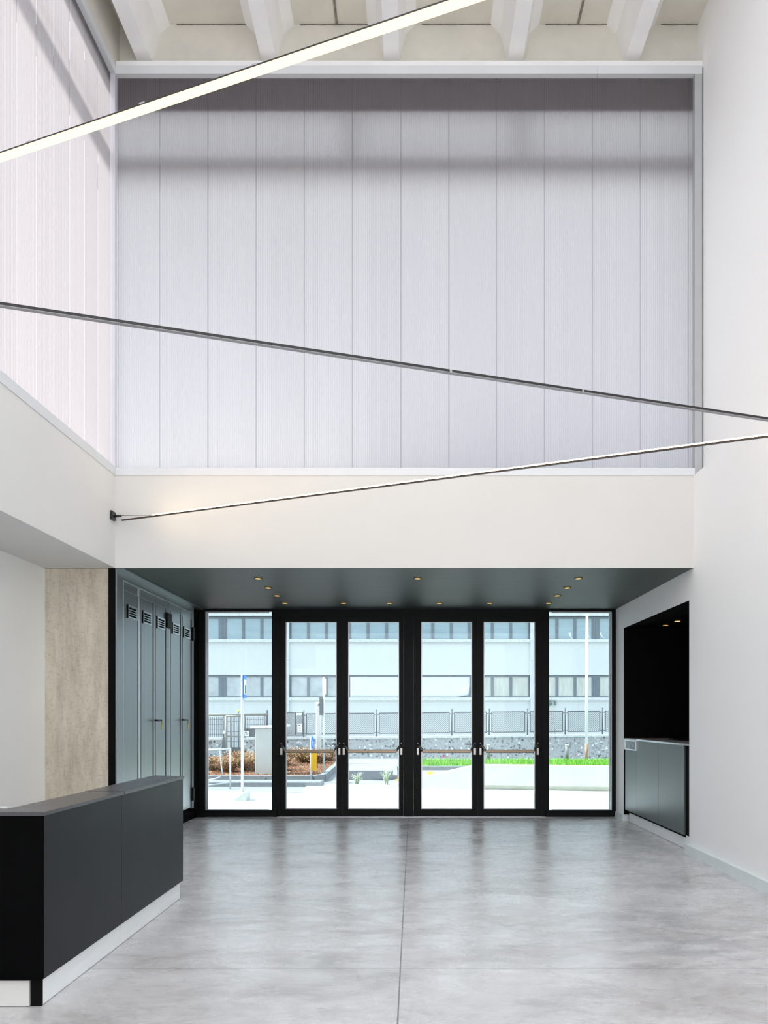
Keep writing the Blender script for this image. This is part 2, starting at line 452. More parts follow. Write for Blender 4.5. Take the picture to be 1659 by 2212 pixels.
M = dict(
    wall=mat('white_plaster', (.93, .93, .905), .75, spec=.25, noise=.015, scale=1.2, bump=.03, bscale=90),
    wall_r=mat('white_paint', (.95, .95, .945), .6, spec=.3, noise=.01, scale=1.0, bump=.02, bscale=90),
    bulk=mat('dimmed_white_plaster', (.72, .718, .705), .75, spec=.25, noise=.015, scale=1.2, bump=.03, bscale=90),  # white plaster greyed: the bulkhead's weaker light is put into its colour
    beam=mat('dimmed_warm_plaster', (.685, .672, .645), .75, spec=.25, noise=.015, scale=1.4, bump=.03, bscale=90),  # darker than the right wall to stand for less light on the beam
    ceil=mat('painted_concrete', (.70, .67, .60), .8, spec=.2, noise=.07, scale=2.2, bump=.08, bscale=30),
    rib=mat('painted_concrete_rib', (.90, .895, .885), .7, spec=.25, noise=.03, scale=3, bump=.05, bscale=30),
    joint=mat('dark_joint', (.22, .20, .17), .8, noise=.4, scale=14),
    dark=mat('charcoal_plaster', (.052, .062, .058), .5, spec=.45, noise=.12, scale=2.5, stretch=(.6, 4, 1), rvar=.08),
    black=mat('black_paint', (.004, .004, .004), .75, spec=.08, noise=.2, scale=4),
    frame=mat('black_aluminium', (.0035, .0038, .004), .45, spec=.16, noise=.1, scale=8),
    alu=mat('brushed_aluminium', (.62, .64, .66), .35, metal=.7, noise=.05, scale=20, stretch=(1, 1, .1)),
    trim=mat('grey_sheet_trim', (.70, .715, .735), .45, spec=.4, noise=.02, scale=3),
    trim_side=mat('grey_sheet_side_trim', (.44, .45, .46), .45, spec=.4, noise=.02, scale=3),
    steel=mat('satin_steel_cabinet', (.34, .365, .38), .33, metal=.8, noise=.05, scale=3, stretch=(1, 6, .6), rvar=.05),
    steel_l=mat('light_steel_edge', (.60, .64, .65), .32, metal=.7, noise=.04, scale=6),
    steel_d=mat('dark_steel', (.045, .05, .052), .4, metal=.4, noise=.1, scale=6),
    hinge=mat('black_hinge', (.006, .006, .006), .5, spec=.2, noise=.1, scale=20),
    brass=mat('brass_key', (.55, .42, .12), .3, metal=1, noise=.1, scale=30),
    laminate=mat('charcoal_laminate', (.009, .0105, .0125), .40, spec=.27, noise=.08, scale=2, rvar=.05),
    black_lam=mat('unlit_black_laminate', (.002, .002, .0022), .7, spec=.03, noise=.1, scale=3),  # same laminate as the sides, darkened and dulled for the unlit end face
    top=mat('grey_laminate_top', (.060, .058, .066), .28, spec=.5, noise=.06, scale=3, rvar=.05),
    kick=mat('aluminium_kickplate', (.90, .935, .95), .45, metal=.0, spec=.5, noise=.03, scale=3, stretch=(1, 1, 8)),
    base=mat('painted_skirting', (.78, .84, .85), .4, spec=.4, noise=.03, scale=4),
    bar_panel=mat('grey_metal_panel', (.13, .15, .158), .36, metal=.45, noise=.06, scale=4, stretch=(1, 5, .3), rvar=.05),
    bar_top=mat('pale_worktop', (.34, .31, .29), .3, spec=.5, noise=.06, scale=10),
    chrome=mat('polished_steel', (.72, .73, .73), .18, metal=1, noise=.04, scale=20),
    mirror=mat('mirror_painted_reflection', (.2, .21, .21), .1, metal=.8, noise=.6, scale=18),  # dark mottle paints the reflected stone wall into the pane
    bronze=mat('bronze_bar', (.34, .25, .17), .32, metal=.85, noise=.08, scale=12),
    plate=mat('satin_nickel_plate', (.62, .58, .54), .35, metal=.8, noise=.05, scale=20),
    olive=mat('dark_nickel_arm', (.16, .175, .155), .3, metal=.8, noise=.08, scale=20),
    lamp=mat('black_lamp_profile', (.02, .018, .018), .4, spec=.4, noise=.1, scale=20),
    lamp_g=mat('grey_lamp_profile', (.36, .345, .36), .4, spec=.4, noise=.05, scale=20),
    lamp_b=mat('brown_lamp_profile', (.05, .028, .018), .4, spec=.4, noise=.1, scale=20),
    led=emit('lit_diffuser', (1.0, .785, .41), 1.5),
    led2=emit('lit_thin_diffuser', (1.0, .74, .42), 16.0),
    spot=emit('lit_downlight', (1.0, .62, .25), 1.3),
    glass=glass('clear_glass', (.87, .935, .94)),
    seam=mat('panel_seam', (.66, .64, .69), .4, spec=.3, noise=.03, scale=5),
    purlin=mat('grey_steel_tube', (.12, .125, .13), .6, noise=.1, scale=8),
    floor=floor_material(),
    column=column_material(),
    stone=stone_material(),
    pave=mat('pale_paving', (.74, .735, .72), .8, spec=.2, noise=.04, scale=3, bump=.05, bscale=50),
    road=mat('pale_asphalt', (.30, .315, .325), .85, spec=.2, noise=.14, scale=5, stretch=(.3, 2.5, 1), bump=.08, bscale=60),
    patch=mat('fresh_dark_asphalt', (.06, .068, .078), .85, spec=.2, noise=.2, scale=6, stretch=(.3, 3, 1)),
    kerb=mat('concrete_kerb', (.27, .285, .30), .85, spec=.2, noise=.12, scale=8, bump=.1, bscale=60),
    concrete=mat('smooth_concrete', (.56, .58, .56), .8, spec=.2, noise=.06, scale=3, bump=.05, bscale=40),
    recess=mat('shaded_plinth_concrete', (.52, .535, .46), .85, spec=.2, noise=.1, scale=6),  # wall concrete toned darker and greener: shade of the recess in the colour
    mulch=mat('brown_bark_mulch', (.20, .10, .058), .9, spec=.15, noise=.75, scale=28, bump=.8, bscale=35),
    facade=mat('white_render', (.61, .645, .645), .85, spec=.15, noise=.03, scale=.6, bump=.03, bscale=40),
    pil=mat('pale_concrete_pilaster', (.56, .60, .61), .85, spec=.2, noise=.08, scale=2.5),
    sill=mat('grey_stone_sill', (.58, .62, .63), .85, spec=.2, noise=.25, scale=16, stretch=(1.5, 1, 1)),
    wframe=mat('slate_window_frame', (.15, .18, .21), .5, spec=.4, noise=.1, scale=6),
    pane_a=mat('blue_grey_pane', (.28, .38, .43), .12, spec=.7, noise=.1, scale=1.2, stretch=(.4, 1, 3)),
    pane_b=mat('milky_pane', (.42, .47, .49), .2, spec=.6, noise=.18, scale=1.6),
    pane_c=mat('foiled_pane', (.50, .525, .49), .25, spec=.5, noise=.14, scale=2.6, stretch=(3, 1, .5)),
    sheet=mat('white_tarpaulin', (.66, .71, .75), .6, spec=.3, noise=.04, scale=2),
    fence=mat('grey_fence_steel', (.085, .095, .105), .55, spec=.4, noise=.1, scale=12),
    wire=mat('galvanised_wire', (.13, .145, .16), .5, metal=.3, noise=.1, scale=20),
    gate=mat('weathered_gate_steel', (.30, .305, .285), .6, metal=.2, noise=.15, scale=12),
    cladding=mat('grey_corrugated_sheet', (.60, .63, .65), .7, spec=.3, noise=.15, scale=4, stretch=(8, 1, .4)),
    darkbox=mat('dark_grey_box', (.24, .26, .275), .6, spec=.3, noise=.12, scale=6),
    galv=mat('galvanised_pole', (.66, .69, .70), .4, metal=.35, noise=.08, scale=10, stretch=(1, 1, .2)),
    white=mat('white_paint_outdoor', (.84, .86, .86), .5, spec=.4, noise=.05, scale=9),
    blue=mat('traffic_blue', (.03, .20, .70), .4, spec=.4, noise=.03, scale=8),
    yellow=mat('yellow_plastic', (.70, .38, .008), .4, spec=.4, noise=.04, scale=8),
    ypaint=mat('yellow_road_paint', (.66, .47, .03), .8, spec=.2, noise=.12, scale=14),
    ink=mat('black_print', (.03, .03, .03), .6, noise=.1, scale=20),
    rust=mat('rusty_pole_foot', (.38, .24, .16), .8, noise=.5, scale=16, stretch=(1, 1, .4)),
    pink=mat('pink_spray_paint', (.80, .12, .30), .8, noise=.15, scale=20),
    green_box=mat('green_plastic', (.06, .20, .15), .5, noise=.1, scale=10),
    soil=mat('turf_soil', (.10, .22, .03), .9, noise=.3, scale=10),
    grass1=mat('bright_grass', (.13, .40, .03), .7, spec=.2, noise=.25, scale=10),
    grass2=mat('yellow_green_grass', (.27, .52, .08), .7, spec=.2, noise=.25, scale=10),
    dry1=mat('dry_straw', (.46, .37, .20), .8, spec=.2, noise=.2, scale=10),
    dry2=mat('red_leaf', (.30, .10, .06), .8, spec=.2, noise=.25, scale=10),
    dry3=mat('pinkish_leaf', (.46, .25, .20), .8, spec=.2, noise=.2, scale=10),
    dry4=mat('olive_leaf', (.22, .24, .09), .8, spec=.2, noise=.2, scale=10),
    bol=mat('grey_bollard', (.20, .215, .22), .5, metal=.2, noise=.08, scale=8),
    lime=mat('lime_yellow_tip', (.72, .72, .03), .5, noise=.05, scale=8),
    weed2=mat('pale_weed', (.62, .68, .55), .8, spec=.2, noise=.2, scale=10),
    weed=mat('grey_green_weed', (.52, .60, .42), .8, spec=.2, noise=.2, scale=10),
)

ZC, ZS, ZR = 3.341, 9.80, 9.335        # entrance ceiling, roof slab underside, rib underside
XL, XR, XU = -3.47, 3.256, 3.37        # left face, right wall (lower), right wall (upper)
YB, YD = 7.94, 10.98                   # beam face, door plane
Y0 = -2.2                              # back end of the hall

# ------------------------------------------------------------------ room shell
tag(build('floor', MB().box(-4.45, 5.4, Y0, YD + .12, -.12, 0), M['floor'], base=(0, 0, 0)),
    'polished grey concrete floor of the hall with fine saw cuts', 'floor', kind='structure')

w = MB()
w.box(XR, XR + .1, Y0, 8.06, 0, 4.41)
w.box(XR, XR + .1, 8.06, 10.57, 2.985, 4.41)
w.box(XR, XR + .1, 10.57, 11.06, 0, 4.41)
w.box(XU, XU + .2, Y0, 8.45, 4.41, 10.1)
w.box(XR + .1, XU + .2, Y0, 8.06, 4.31, 4.41)
tag(build('wall_right', w, M['wall_r']), 'tall white wall along the right side of the hall', 'wall', kind='structure')

n = MB()
n.box(XR + .001, XR + .12, 10.562, 10.5695, .101, 2.978).box(XR + .001, XR + .12, 8.062, 10.5695, 2.978, 2.9845)
n.box(5.2, 5.3, 7.98, 10.65, 0, 3.2)
n.box(XR + .1, 5.2, 7.98, 8.06, 0, 3.2)
n.box(XR + .1, 5.2, 10.57, 10.65, 0, 3.2)
n.box(XR + .1, 5.2, 8.06, 10.57, 2.985, 3.2)
tag(build('wall_niche', n, M['black']), 'black inside of the bar niche in the right wall', 'wall', kind='structure')

tag(build('wall_left', MB().box(-4.45, -4.30, Y0, 7.97, 0, ZC), M['wall']),
    'low white side wall behind the reception counter', 'wall', kind='structure')
b = MB().box(-8.0, XL, Y0, 7.94, ZC, 4.415)
tag(build('bulkhead_left', b, M['bulk']), 'white bulkhead under the left translucent wall with flat soffit', 'wall', kind='structure')
tag(build('wall_back', MB().box(XL, XR, YB, 8.2, ZC, 4.415), M['beam']),
    'deep white beam face above the entrance recess', 'wall', kind='structure')
tag(build('wall_rear', MB().box(-8.0, 5.4, Y0 - .2, Y0, 9.2, 10.1).box(-8.0, -4.45, Y0 - .2, Y0, 0, 4.4).box(-8.0, XL, Y0 - .2, Y0, 4.4, 9.2).box(-4.45, XU, Y0 - .2, Y0, 4.2, 4.4).box(XU, 5.4, Y0 - .2, Y0, 0, 9.2), M['wall']), 'white wall closing the rear of the hall', 'wall', kind='structure')
tag(build('column', MB().box(-4.32, -3.556, 7.97, 8.6, 0, ZC), M['column']),
    'raw stained concrete column beside the metal cabinets', 'column', kind='structure')
tag(build('wall_return', MB().box(-3.552, -3.473, 7.95, 8.02, 0, ZC).box(-3.70, -3.64, 8.02, 11.0, 0, ZC), M['black']),
    'black wall strip between concrete column and metal cabinets', 'wall', kind='structure')

e = MB().box(-8.0, 5.4, 8.2, 11.25, ZC, 4.3).box(XL, XR, YB + .002, 8.2, ZC - .003, ZC)
tag(build('ceiling_entrance', e, M['dark']), 'low charcoal ceiling over the entrance recess', 'ceiling', kind='structure')
tag(build('roof_entrance', MB().box(-8.0, 5.4, 8.25, 11.3, 4.3, 4.34), M['pave']), 'pale flat roof above the entrance recess', 'roof', kind='structure')

# roof: slab, end wall, ribs
c = MB().box(XL - .4, XU + .1, 5.9, 8.6, ZS, ZS + .25).box(XL - .2, XU, 8.08, 8.3, 9.2, ZS)
ceil = tag(build('ceiling', c, M['ceil']), 'painted concrete roof slab with deep white ribs', 'ceiling', kind='structure')
for xc in (-3.167, -1.70, -.2575, 1.20, 2.57):
    h = .0875
    prof = [(xc - h, ZR), (xc + h, ZR), (xc + h + .085, ZS - .11), (xc + h + .17, ZS - .03), (xc + h + .2, ZS),
            (xc - h - .2, ZS), (xc - h - .17, ZS - .03), (xc - h - .085, ZS - .11)]
    build('rib', MB().prism_y(prof, Y0, 8.08), M['rib'], ceil)
for xj in (-.905, 1.945):
    build('slab_joint', MB().box(xj - .013, xj + .013, 5.95, 8.07, ZS - .012, ZS + .02), M['joint'], ceil)
# rough edge where slab and end wall meet
for a0, a1 in ((-3.45, -3.3), (-2.80, -1.96), (-1.34, -.52), (.10, .94), (1.56, 2.31), (2.93, 3.36)):
    g = MB(); x = a0
    while x < a1:
        x2 = min(a1, x + random.uniform(.03, .09)); d = random.uniform(.0, .006)
        g.box(x, x2, 8.07, 8.082, ZS - .006 - d, ZS - .002 + random.uniform(-.003, .001)); x = x2
    build('ragged_seam', g, M['joint'], ceil)
tag(build('trim_4', MB().box(-3.58, XL - .004, Y0, 8.08, 9.176, ZS), M['ceil']), 'concrete upstand above the left translucent wall', 'trim', kind='structure')
tag(build('trim_1', MB().box(XL, XU, 7.965, 8.078, 9.178, 9.262), M['rib']),
    'white concrete ledge under the ceiling ribs', 'trim', kind='structure')
# unseen rooflight, added over the rest of the hall to brighten it
M['sky_pc'] = polycarbonate('added_rooflight_sheet', (.72, .72, .72), (.75, .75, .76), 'X', .04, .04)
M['rear_pc'] = polycarbonate('added_rear_sheet', (.97, .97, .97), (.75, .75, .76), 'X', .04, .02)
rl = MB()
for k in range(9):
    rl.add([(XL, Y0 + k * .99, ZS + .02), (XU, Y0 + k * .99, ZS + .02), (XU, Y0 + k * .99 + .98, ZS + .02), (XL, Y0 + k * .99 + .98, ZS + .02)], [(0, 1, 2, 3)])
rl.v = [(p[0], min(p[1], 5.9), p[2]) for p in rl.v]
tag(build('added_rear_glazing', MB().add([(XL, Y0 - .1, 4.4), (XU, Y0 - .1, 4.4), (XU, Y0 - .1, 9.2), (XL, Y0 - .1, 9.2), (-4.4, Y0 - .1, 0), (XU, Y0 - .1, 0), (XU, Y0 - .1, 4.2), (-4.4, Y0 - .1, 4.2)], [(0, 1, 2, 3), (4, 5, 6, 7)]), M['rear_pc']), 'unseen translucent rear wall added to light the hall', 'window', kind='structure')  # rear sheet out of view, added to brighten the lower walls
tag(build('added_rooflight', rl, M['sky_pc']), 'unseen translucent rooflight added to brighten the hall', 'window', kind='structure')

# ------------------------------------------------------------------ translucent clerestories
M['pc_back'] = polycarbonate('ribbed_polycarbonate_front', (.48, .474, .486), (.36, .32, .325), 'X', .0216, .24)
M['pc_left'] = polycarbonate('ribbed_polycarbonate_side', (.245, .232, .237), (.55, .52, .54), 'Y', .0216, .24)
M['pc_seam'] = polycarbonate('panel_seam_front', (.40, .392, .412), (.34, .31, .34), 'X', .0216, .24)
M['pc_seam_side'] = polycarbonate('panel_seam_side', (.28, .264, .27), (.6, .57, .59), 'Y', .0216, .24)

def sheet(u0, u1, v, out, z0, z1, along_x, seam=.003, pitch=.0216):
    """ribbed sheet with folded-back edges; u runs along the wall, v is its face, out the outward direction"""
    pr = [(u0 + .005, v + out * seam), (u0 + .005, v)]
    nfl = max(2, int(round((u1 - u0 - .012) / pitch))); st = (u1 - u0 - .012) / nfl
    for i in range(nfl):
        a = u0 + .006 + i * st
        pr += [(a, v), (a + st * .36, v), (a + st * .5, v + out * .0025), (a + st * .86, v + out * .0025)]
    pr += [(u1 - .006, v), (u1 - .005, v), (u1 - .005, v + out * seam)]
    mb = MB(); nn = len(pr)
    P = (lambda u, w, z: (u, w, z)) if along_x else (lambda u, w, z: (w, u, z))
    vs = [P(u, w, z0) for u, w in pr] + [P(u, w, z1) for u, w in pr]
    mb.add(vs, [(i, i + 1, nn + i + 1, nn + i) for i in range(nn - 1)])
    return mb

win1 = empty('window_1', (-.1, YB, 4.415), 'large ribbed translucent wall above the entrance beam', 'window', kind='structure')
edges = [XL + .002] + [(x - VX) / 185.3 for x in (343, 447.5, 552, 656.5, 761, 866, 970, 1073, 1177, 1281, 1385, 1489)] + [XR + .03]
for a0, a1 in zip(edges, edges[1:]):
    build('glazing_panel', sheet(a0, a1, 7.99, 1, 4.46, 9.12, True), M['pc_back'], win1)
for a0 in edges[1:-1]:
    build('seam_strip', MB().add([(a0 - .005, 7.989, 4.46), (a0 + .005, 7.989, 4.46), (a0 + .005, 7.989, 9.12), (a0 - .005, 7.989, 9.12)], [(0, 1, 2, 3)]), M['pc_seam'], win1)
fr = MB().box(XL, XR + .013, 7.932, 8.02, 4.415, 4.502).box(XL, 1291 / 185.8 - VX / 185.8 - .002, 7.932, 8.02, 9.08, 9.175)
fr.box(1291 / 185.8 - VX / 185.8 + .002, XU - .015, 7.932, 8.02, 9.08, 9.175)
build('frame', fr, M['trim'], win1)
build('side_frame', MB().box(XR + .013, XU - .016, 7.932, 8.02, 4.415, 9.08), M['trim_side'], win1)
build('shadow_gap', MB().box(XU - .016, XU, 7.975, 8.02, 4.415, 9.17), M['black'], win1)

win2 = empty('window_2', (XL, 2.5, 4.415), 'large ribbed translucent wall above the left bulkhead', 'window', kind='structure')
y = 7.93
while y > Y0 + .3:
    build('glazing_panel', sheet(y - .311, y, -3.52, -1, 4.46, 9.12, False), M['pc_left'], win2)
    build('seam_strip', MB().add([(-3.519, y - .316, 4.46), (-3.519, y - .306, 4.46), (-3.519, y - .306, 9.12), (-3.519, y - .316, 9.12)], [(0, 1, 2, 3)]), M['pc_seam_side'], win2)
    y -= .311
fr = MB().box(-3.55, XL + .008, Y0, 7.93, 4.415, 4.515).box(-3.55, XL + .008, Y0, 7.93, 9.08, 9.175)
build('frame', fr, M['trim'], win2)
build('corner_post', MB().box(-3.55, XL + .004, 7.931, 8.02, 4.5, 9.12), M['seam'], win2)

# steelwork and eaves outside the translucent walls: these give the soft bands of shade
tag(build('eave_beam', MB().box(-4.0, 3.6, 8.012, 8.3, 8.68, 9.2).box(-4.4, 3.6, 8.3, 9.35, 9.4, 9.6), M['kerb']),
    'concrete eaves beam outside the translucent front wall', 'beam', kind='structure')
tag(build('eave_beam_side', MB().box(-3.64, -3.55, Y0, 8.0, 8.97, 9.85), M['kerb']),
    'concrete eaves beam outside the translucent side wall', 'beam', kind='structure')
for px in (762, 1128):
    tag(build('bracing_post', MB().box((px - VX) / 184 - .035, (px - VX) / 184 + .035, 8.12, 8.16, 8.19, 8.68), M['purlin']), 'dim short steel post between tube and eaves behind the translucent wall', 'post', 'posts behind the translucent wall', 'structure')
tag(build('purlin', MB().box(-3.85, 3.5, 8.13, 8.25, 7.98, 8.19), M['purlin']), 'dim steel tube behind the translucent front wall', 'beam', kind='structure')
tag(build('purlin_side', MB().box(-3.80, -3.70, Y0, 8.08, 8.26, 8.40), M['purlin']), 'dim steel tube behind the translucent side wall', 'beam', kind='structure')

# ------------------------------------------------------------------ skirting
bs = MB().box(3.20, XR - .001, Y0, 7.20, 0, .112).box(3.20, XR - .001, 7.205, 7.90, 0, .112)
bs.box(3.20, XR - .001, 7.90, 8.06, 0, .112)
tag(build('baseboard_right', bs, M['base']), 'pale grey skirting along the foot of the right wall', 'baseboard', kind='structure')
bs = MB().box(XR - .03, XR - .001, 10.57, 10.94, 0, .1).box(XR - .03, XR + .09, 10.545, 10.569, 0, .1)
tag(build('baseboard_pier', bs, M['base']), 'short pale skirting on the white pier beside the bar', 'baseboard', kind='structure')

# ------------------------------------------------------------------ entrance glazing
def dx(px): return (px - VX) / (K / YD)
def dz(py): return EYE + (VY - py) / (K / YD)
f = MB()
f.box(dx(425), dx(443.5), YD - .02, YD + .1, 0, ZC - .004)                        # black jamb beside the cabinets
f.box(dx(443.5), dx(1335), YD, YD + .1, dz(1320.5), ZC - .004)
f.box(dx(587), dx(602), YD, YD + .1, 0, dz(1320.5))
f.box(dx(602), dx(1171), YD, YD + .1, dz(1331), dz(1320.5))
f.box(dx(872), dx(893), YD, YD + .1, 0, dz(1331))
f.box(dx(1171), dx(1186), YD, YD + .1, 0, dz(1320.5))
f.box(dx(1322), dx(1335), YD, YD + .1, 0, dz(1320.5))
tag(build('trim_2', f, M['frame']), 'black aluminium frame around doors and sidelights', 'door frame', kind='structure')
tag(build('trim_3', MB().box(dx(425), dx(1335), YD - .01, YD + .14, -.004, .008), M['alu']), 'thin aluminium threshold under the doors', 'threshold', kind='structure')

def sidelight(name, x0, x1, label, reveal_left):
    o = tag(build(name, MB().cbox(x0 - .06, x1 + (.10 if reveal_left else .02), YD - .05, YD + .06, .009, dz(1750), .006), M['frame'], base=((x0 + x1) / 2, YD, .009)),
            label, 'window', kind='structure')
    build('pane', MB().box(x0, x1, YD + .04, YD + .06, dz(1750), dz(1321)), M['glass'], o)
    r = MB()
    if reveal_left:
        r.box(x0, x0 + .045, YD + .005, YD + .03, dz(1750), dz(1321))
    else:
        r.box(x1 - .012, x1, YD + .005, YD + .03, dz(1750), dz(1321)).box(x1 - .045, x1 - .027, YD + .012, YD + .03, dz(1750), dz(1321))
    r.box(x0 + .045, x1 - .045, YD + .005, YD + .03, dz(1750), dz(1750) + .012)
    r.box(x0 + .045, x1 - .045, YD + .012, YD + .03, dz(1324), dz(1321))
    build('glazing_bead', r, M['alu'], o)
    return o
sidelight('window_3', dx(443.5), dx(586.5), 'tall fixed pane left of the doors beside the metal cabinets', True)
sidelight('window_4', dx(1186), dx(1322), 'tall fixed pane right of the doors beside the bar', False)

def door(name, x0, x1, gx0, gx1, bx0, bx1, label, handle=None):
    """leaf from x0 to x1, glass gx0..gx1, push bar between brackets at bx0 and bx1 (world X)"""
    z0, z1, gz0, gz1 = .014, dz(1331.5), dz(1748), dz(1343)
    lf = MB().box(x0, gx0, YD + .01, YD + .08, z0, z1).box(gx1, x1, YD + .01, YD + .08, z0, z1)
    lf.box(gx0, gx1, YD + .01, YD + .08, z0, gz0).box(gx0, gx1, YD + .01, YD + .08, gz1, z1)
    lf.box(x0 + .03, x0 + .036, YD + .004, YD + .012, z0, z1).box(x1 - .036, x1 - .03, YD + .004, YD + .012, z0, z1)
    o = tag(build(name, lf, M['frame'], base=((x0 + x1) / 2, YD + .04, z0)), label, 'door', kind='structure')
    build('pane', MB().box(gx0 - .01, gx1 + .01, YD + .04, YD + .056, gz0 - .01, gz1 + .01), M['glass'], o)
    bd = MB().box(gx0, gx0 + .014, YD + .012, YD + .03, gz0, gz1).box(gx1 - .014, gx1, YD + .012, YD + .03, gz0, gz1)
    bd.box(gx0 + .014, gx1 - .014, YD + .012, YD + .03, gz0, gz0 + .014).box(gx0 + .014, gx1 - .014, YD + .012, YD + .03, gz1 - .012, gz1)
    build('glazing_bead', bd, M['alu'], o)
    zb = 1.062
    bar = build('push_bar', MB().bar((bx0 + .075, YD - .10, zb), (bx1 - .075, YD - .10, zb), .03, .036), M['bronze'], o)
    hl = MB().bar((bx0 + .075, YD - .10, zb + .021), (bx1 - .075, YD - .10, zb + .021), .028, .008).bar((bx0 + .075, YD - .10, zb - .022), (bx1 - .075, YD - .10, zb - .022), .028, .010)
    build('bar_edge', hl, M['steel_d'], bar)
    for bx, s in ((bx0, 1), (bx1, -1)):
        build('bracket', MB().cbox(bx - .019, bx + .019, YD - .035, YD + .004, 1.0, 1.115, .004), M['plate'], o)
        build('knob', MB().cbox(bx - .019, bx + .019, YD - .05, YD + .004, 1.13, 1.21, .012), M['olive'], o)
        arm = [(bx, YD - .04, 1.165), (bx + s * .012, YD - .07, 1.155), (bx + s * .04, YD - .09, 1.125), (bx + s * .062, YD - .10, 1.095), (bx + s * .072, YD - .10, zb)]
        build('bar_arm', MB().tube(arm, .018, 10), M['olive'], o)
    if handle:
        h0, h1 = handle
        build('lever_handle', MB().bar((h0, YD + .15, 1.165), (h1, YD + .15, 1.165), .018, .022).bar((h1, YD + .08, 1.165), (h1, YD + .158, 1.165), .02, .02), M['steel_d'], o)
    return o
door('door_1', dx(602.5), dx(739.4), dx(617), dx(727), dx(608.5), dx(733.5), 'glass door leaf nearest the left fixed pane', (dx(715), dx(731)))
door('door_2', dx(739.9), dx(871.8), dx(752), dx(862), dx(743), dx(867), 'glass door leaf just left of the centre post', None)
door('door_3', dx(893.05), dx(1031.8), dx(910), dx(1020), dx(902.5), dx(1025.5), 'glass door leaf just right of the centre post', (dx(1006), dx(1024)))
door('door_4', dx(1032.3), dx(1170.5), dx(1045), dx(1156), dx(1037.5), dx(1161), 'glass door leaf nearest the right fixed pane', None)

# ------------------------------------------------------------------ metal cabinets on the left of the recess
XC = -3.455
cab = empty('metal_cabinet', (-3.5, 9.4, 0), 'row of tall grey metal cabinet doors with vents, left of the entrance', 'cabinet')
fr = MB().box(XC - .017, XC, 7.957, 8.135, 0, 3.33).box(XC - .13, XC, 8.135, 10.75, 3.238, 3.33).box(XC - .13, XC, 10.66, 10.75, .18, 3.238)
fr.box(XC - .05, -3.36, 7.955, 10.955, 3.325, 3.337)
build('frame', fr, M['steel'], cab)
build('back_panel', MB().box(XC - .15, XC - .045, 8.135, 10.66, .02, 3.235), M['black'], cab)
build('plinth', MB().box(XC - .14, XC - .025, 8.0, 10.95, 0, .13), M['black'], cab)
build('end_post', MB().box(XC - .13, XC + .005, 10.752, 10.95, .13, 3.32), M['black'], cab)
bl = MB().box(XC - .001, XC + .003, 8.0, 10.70, 3.326, 3.331).box(XC - .03, XC + .003, 8.13, 10.70, 3.234, 3.239).box(XC - .03, XC + .002, 8.133, 8.14, .15, 3.234)
build('bright_edge', bl, M['steel_l'], cab)
rail = MB().box(XC - .04, XC - .016, 8.145, 10.655, 3.135, 3.232)
build('top_rail', rail, M['steel'], cab)
doors = [(8.145, 8.585, 8.41, False), (8.685, 9.085, 8.87, False), (9.175, 9.545, 9.36, True), (9.74, 10.135, 9.945, False), (10.245, 10.625, 10.43, True)]
for y0, y1, yv, lock in doors:
    d = build('door', MB().cbox(XC - .04, XC - .010, y0 + .012, y1 - .012, .2, 3.125, .003), M['steel'], cab)
    build('top_edge', MB().box(XC - .03, XC - .008, y0, y1, 3.125, 3.131), M['steel_l'], d)
    v = MB()
    v.box(XC - .009, XC + .004, yv - .14, yv + .14, 2.81, 2.83).box(XC - .009, XC + .004, yv - .14, yv + .14, 2.945, 2.968)
    v.box(XC - .009, XC + .004, yv - .14, yv - .115, 2.83, 2.945).box(XC - .009, XC + .004, yv + .115, yv + .14, 2.83, 2.945)
    for k in range(3):
        v.box(XC - .009, XC + .003, yv - .115, yv + .115, 2.853 + k * .029, 2.863 + k * .029)
    v.mat(1).box(XC - .0095, XC - .006, yv - .115, yv + .115, 2.83, 2.945).box(XC - .009, XC + .005, yv - .152, yv - .14, 2.805, 2.972)
    build('vent', v, [M['steel_l'], M['black']], d)
    if lock:
        h = MB().tube([(XC - .01, y0 - .02, 1.563), (XC + .05, y0 - .02, 1.563)], .012).bar((XC + .045, y0 - .09, 1.563), (XC + .045, y0 + .07, 1.563), .018, .022)
        build('handle', h, M['hinge'], d)
        kx = MB().tube([(XC + .055, y0 + .06, 1.555), (XC + .055, y0 + .06, 1.50)], .006, 6).box(XC + .05, XC + .058, y0 + .04, y0 + .085, 1.44, 1.505)
        build('key', kx, M['brass'], d)
# slim uprights between the doors
for y0, y1 in ((8.605, 8.665), (9.105, 9.16), (9.565, 9.63), (9.65, 9.715), (10.165, 10.225)):
    build('upright', MB().cbox(XC - .04, XC - .006, y0, y1, .18, 3.232, .004), M['steel_l' if y0 < 9 else 'steel'], cab)
for yy, zz in ((9.585, 2.86), (9.685, 2.86), (10.69, 2.80), (10.69, .30)):
    build('hinge', MB().cbox(XC - .008, XC + .022, yy - .045, yy + .045, zz, zz + .21, .008), M['hinge'], cab)

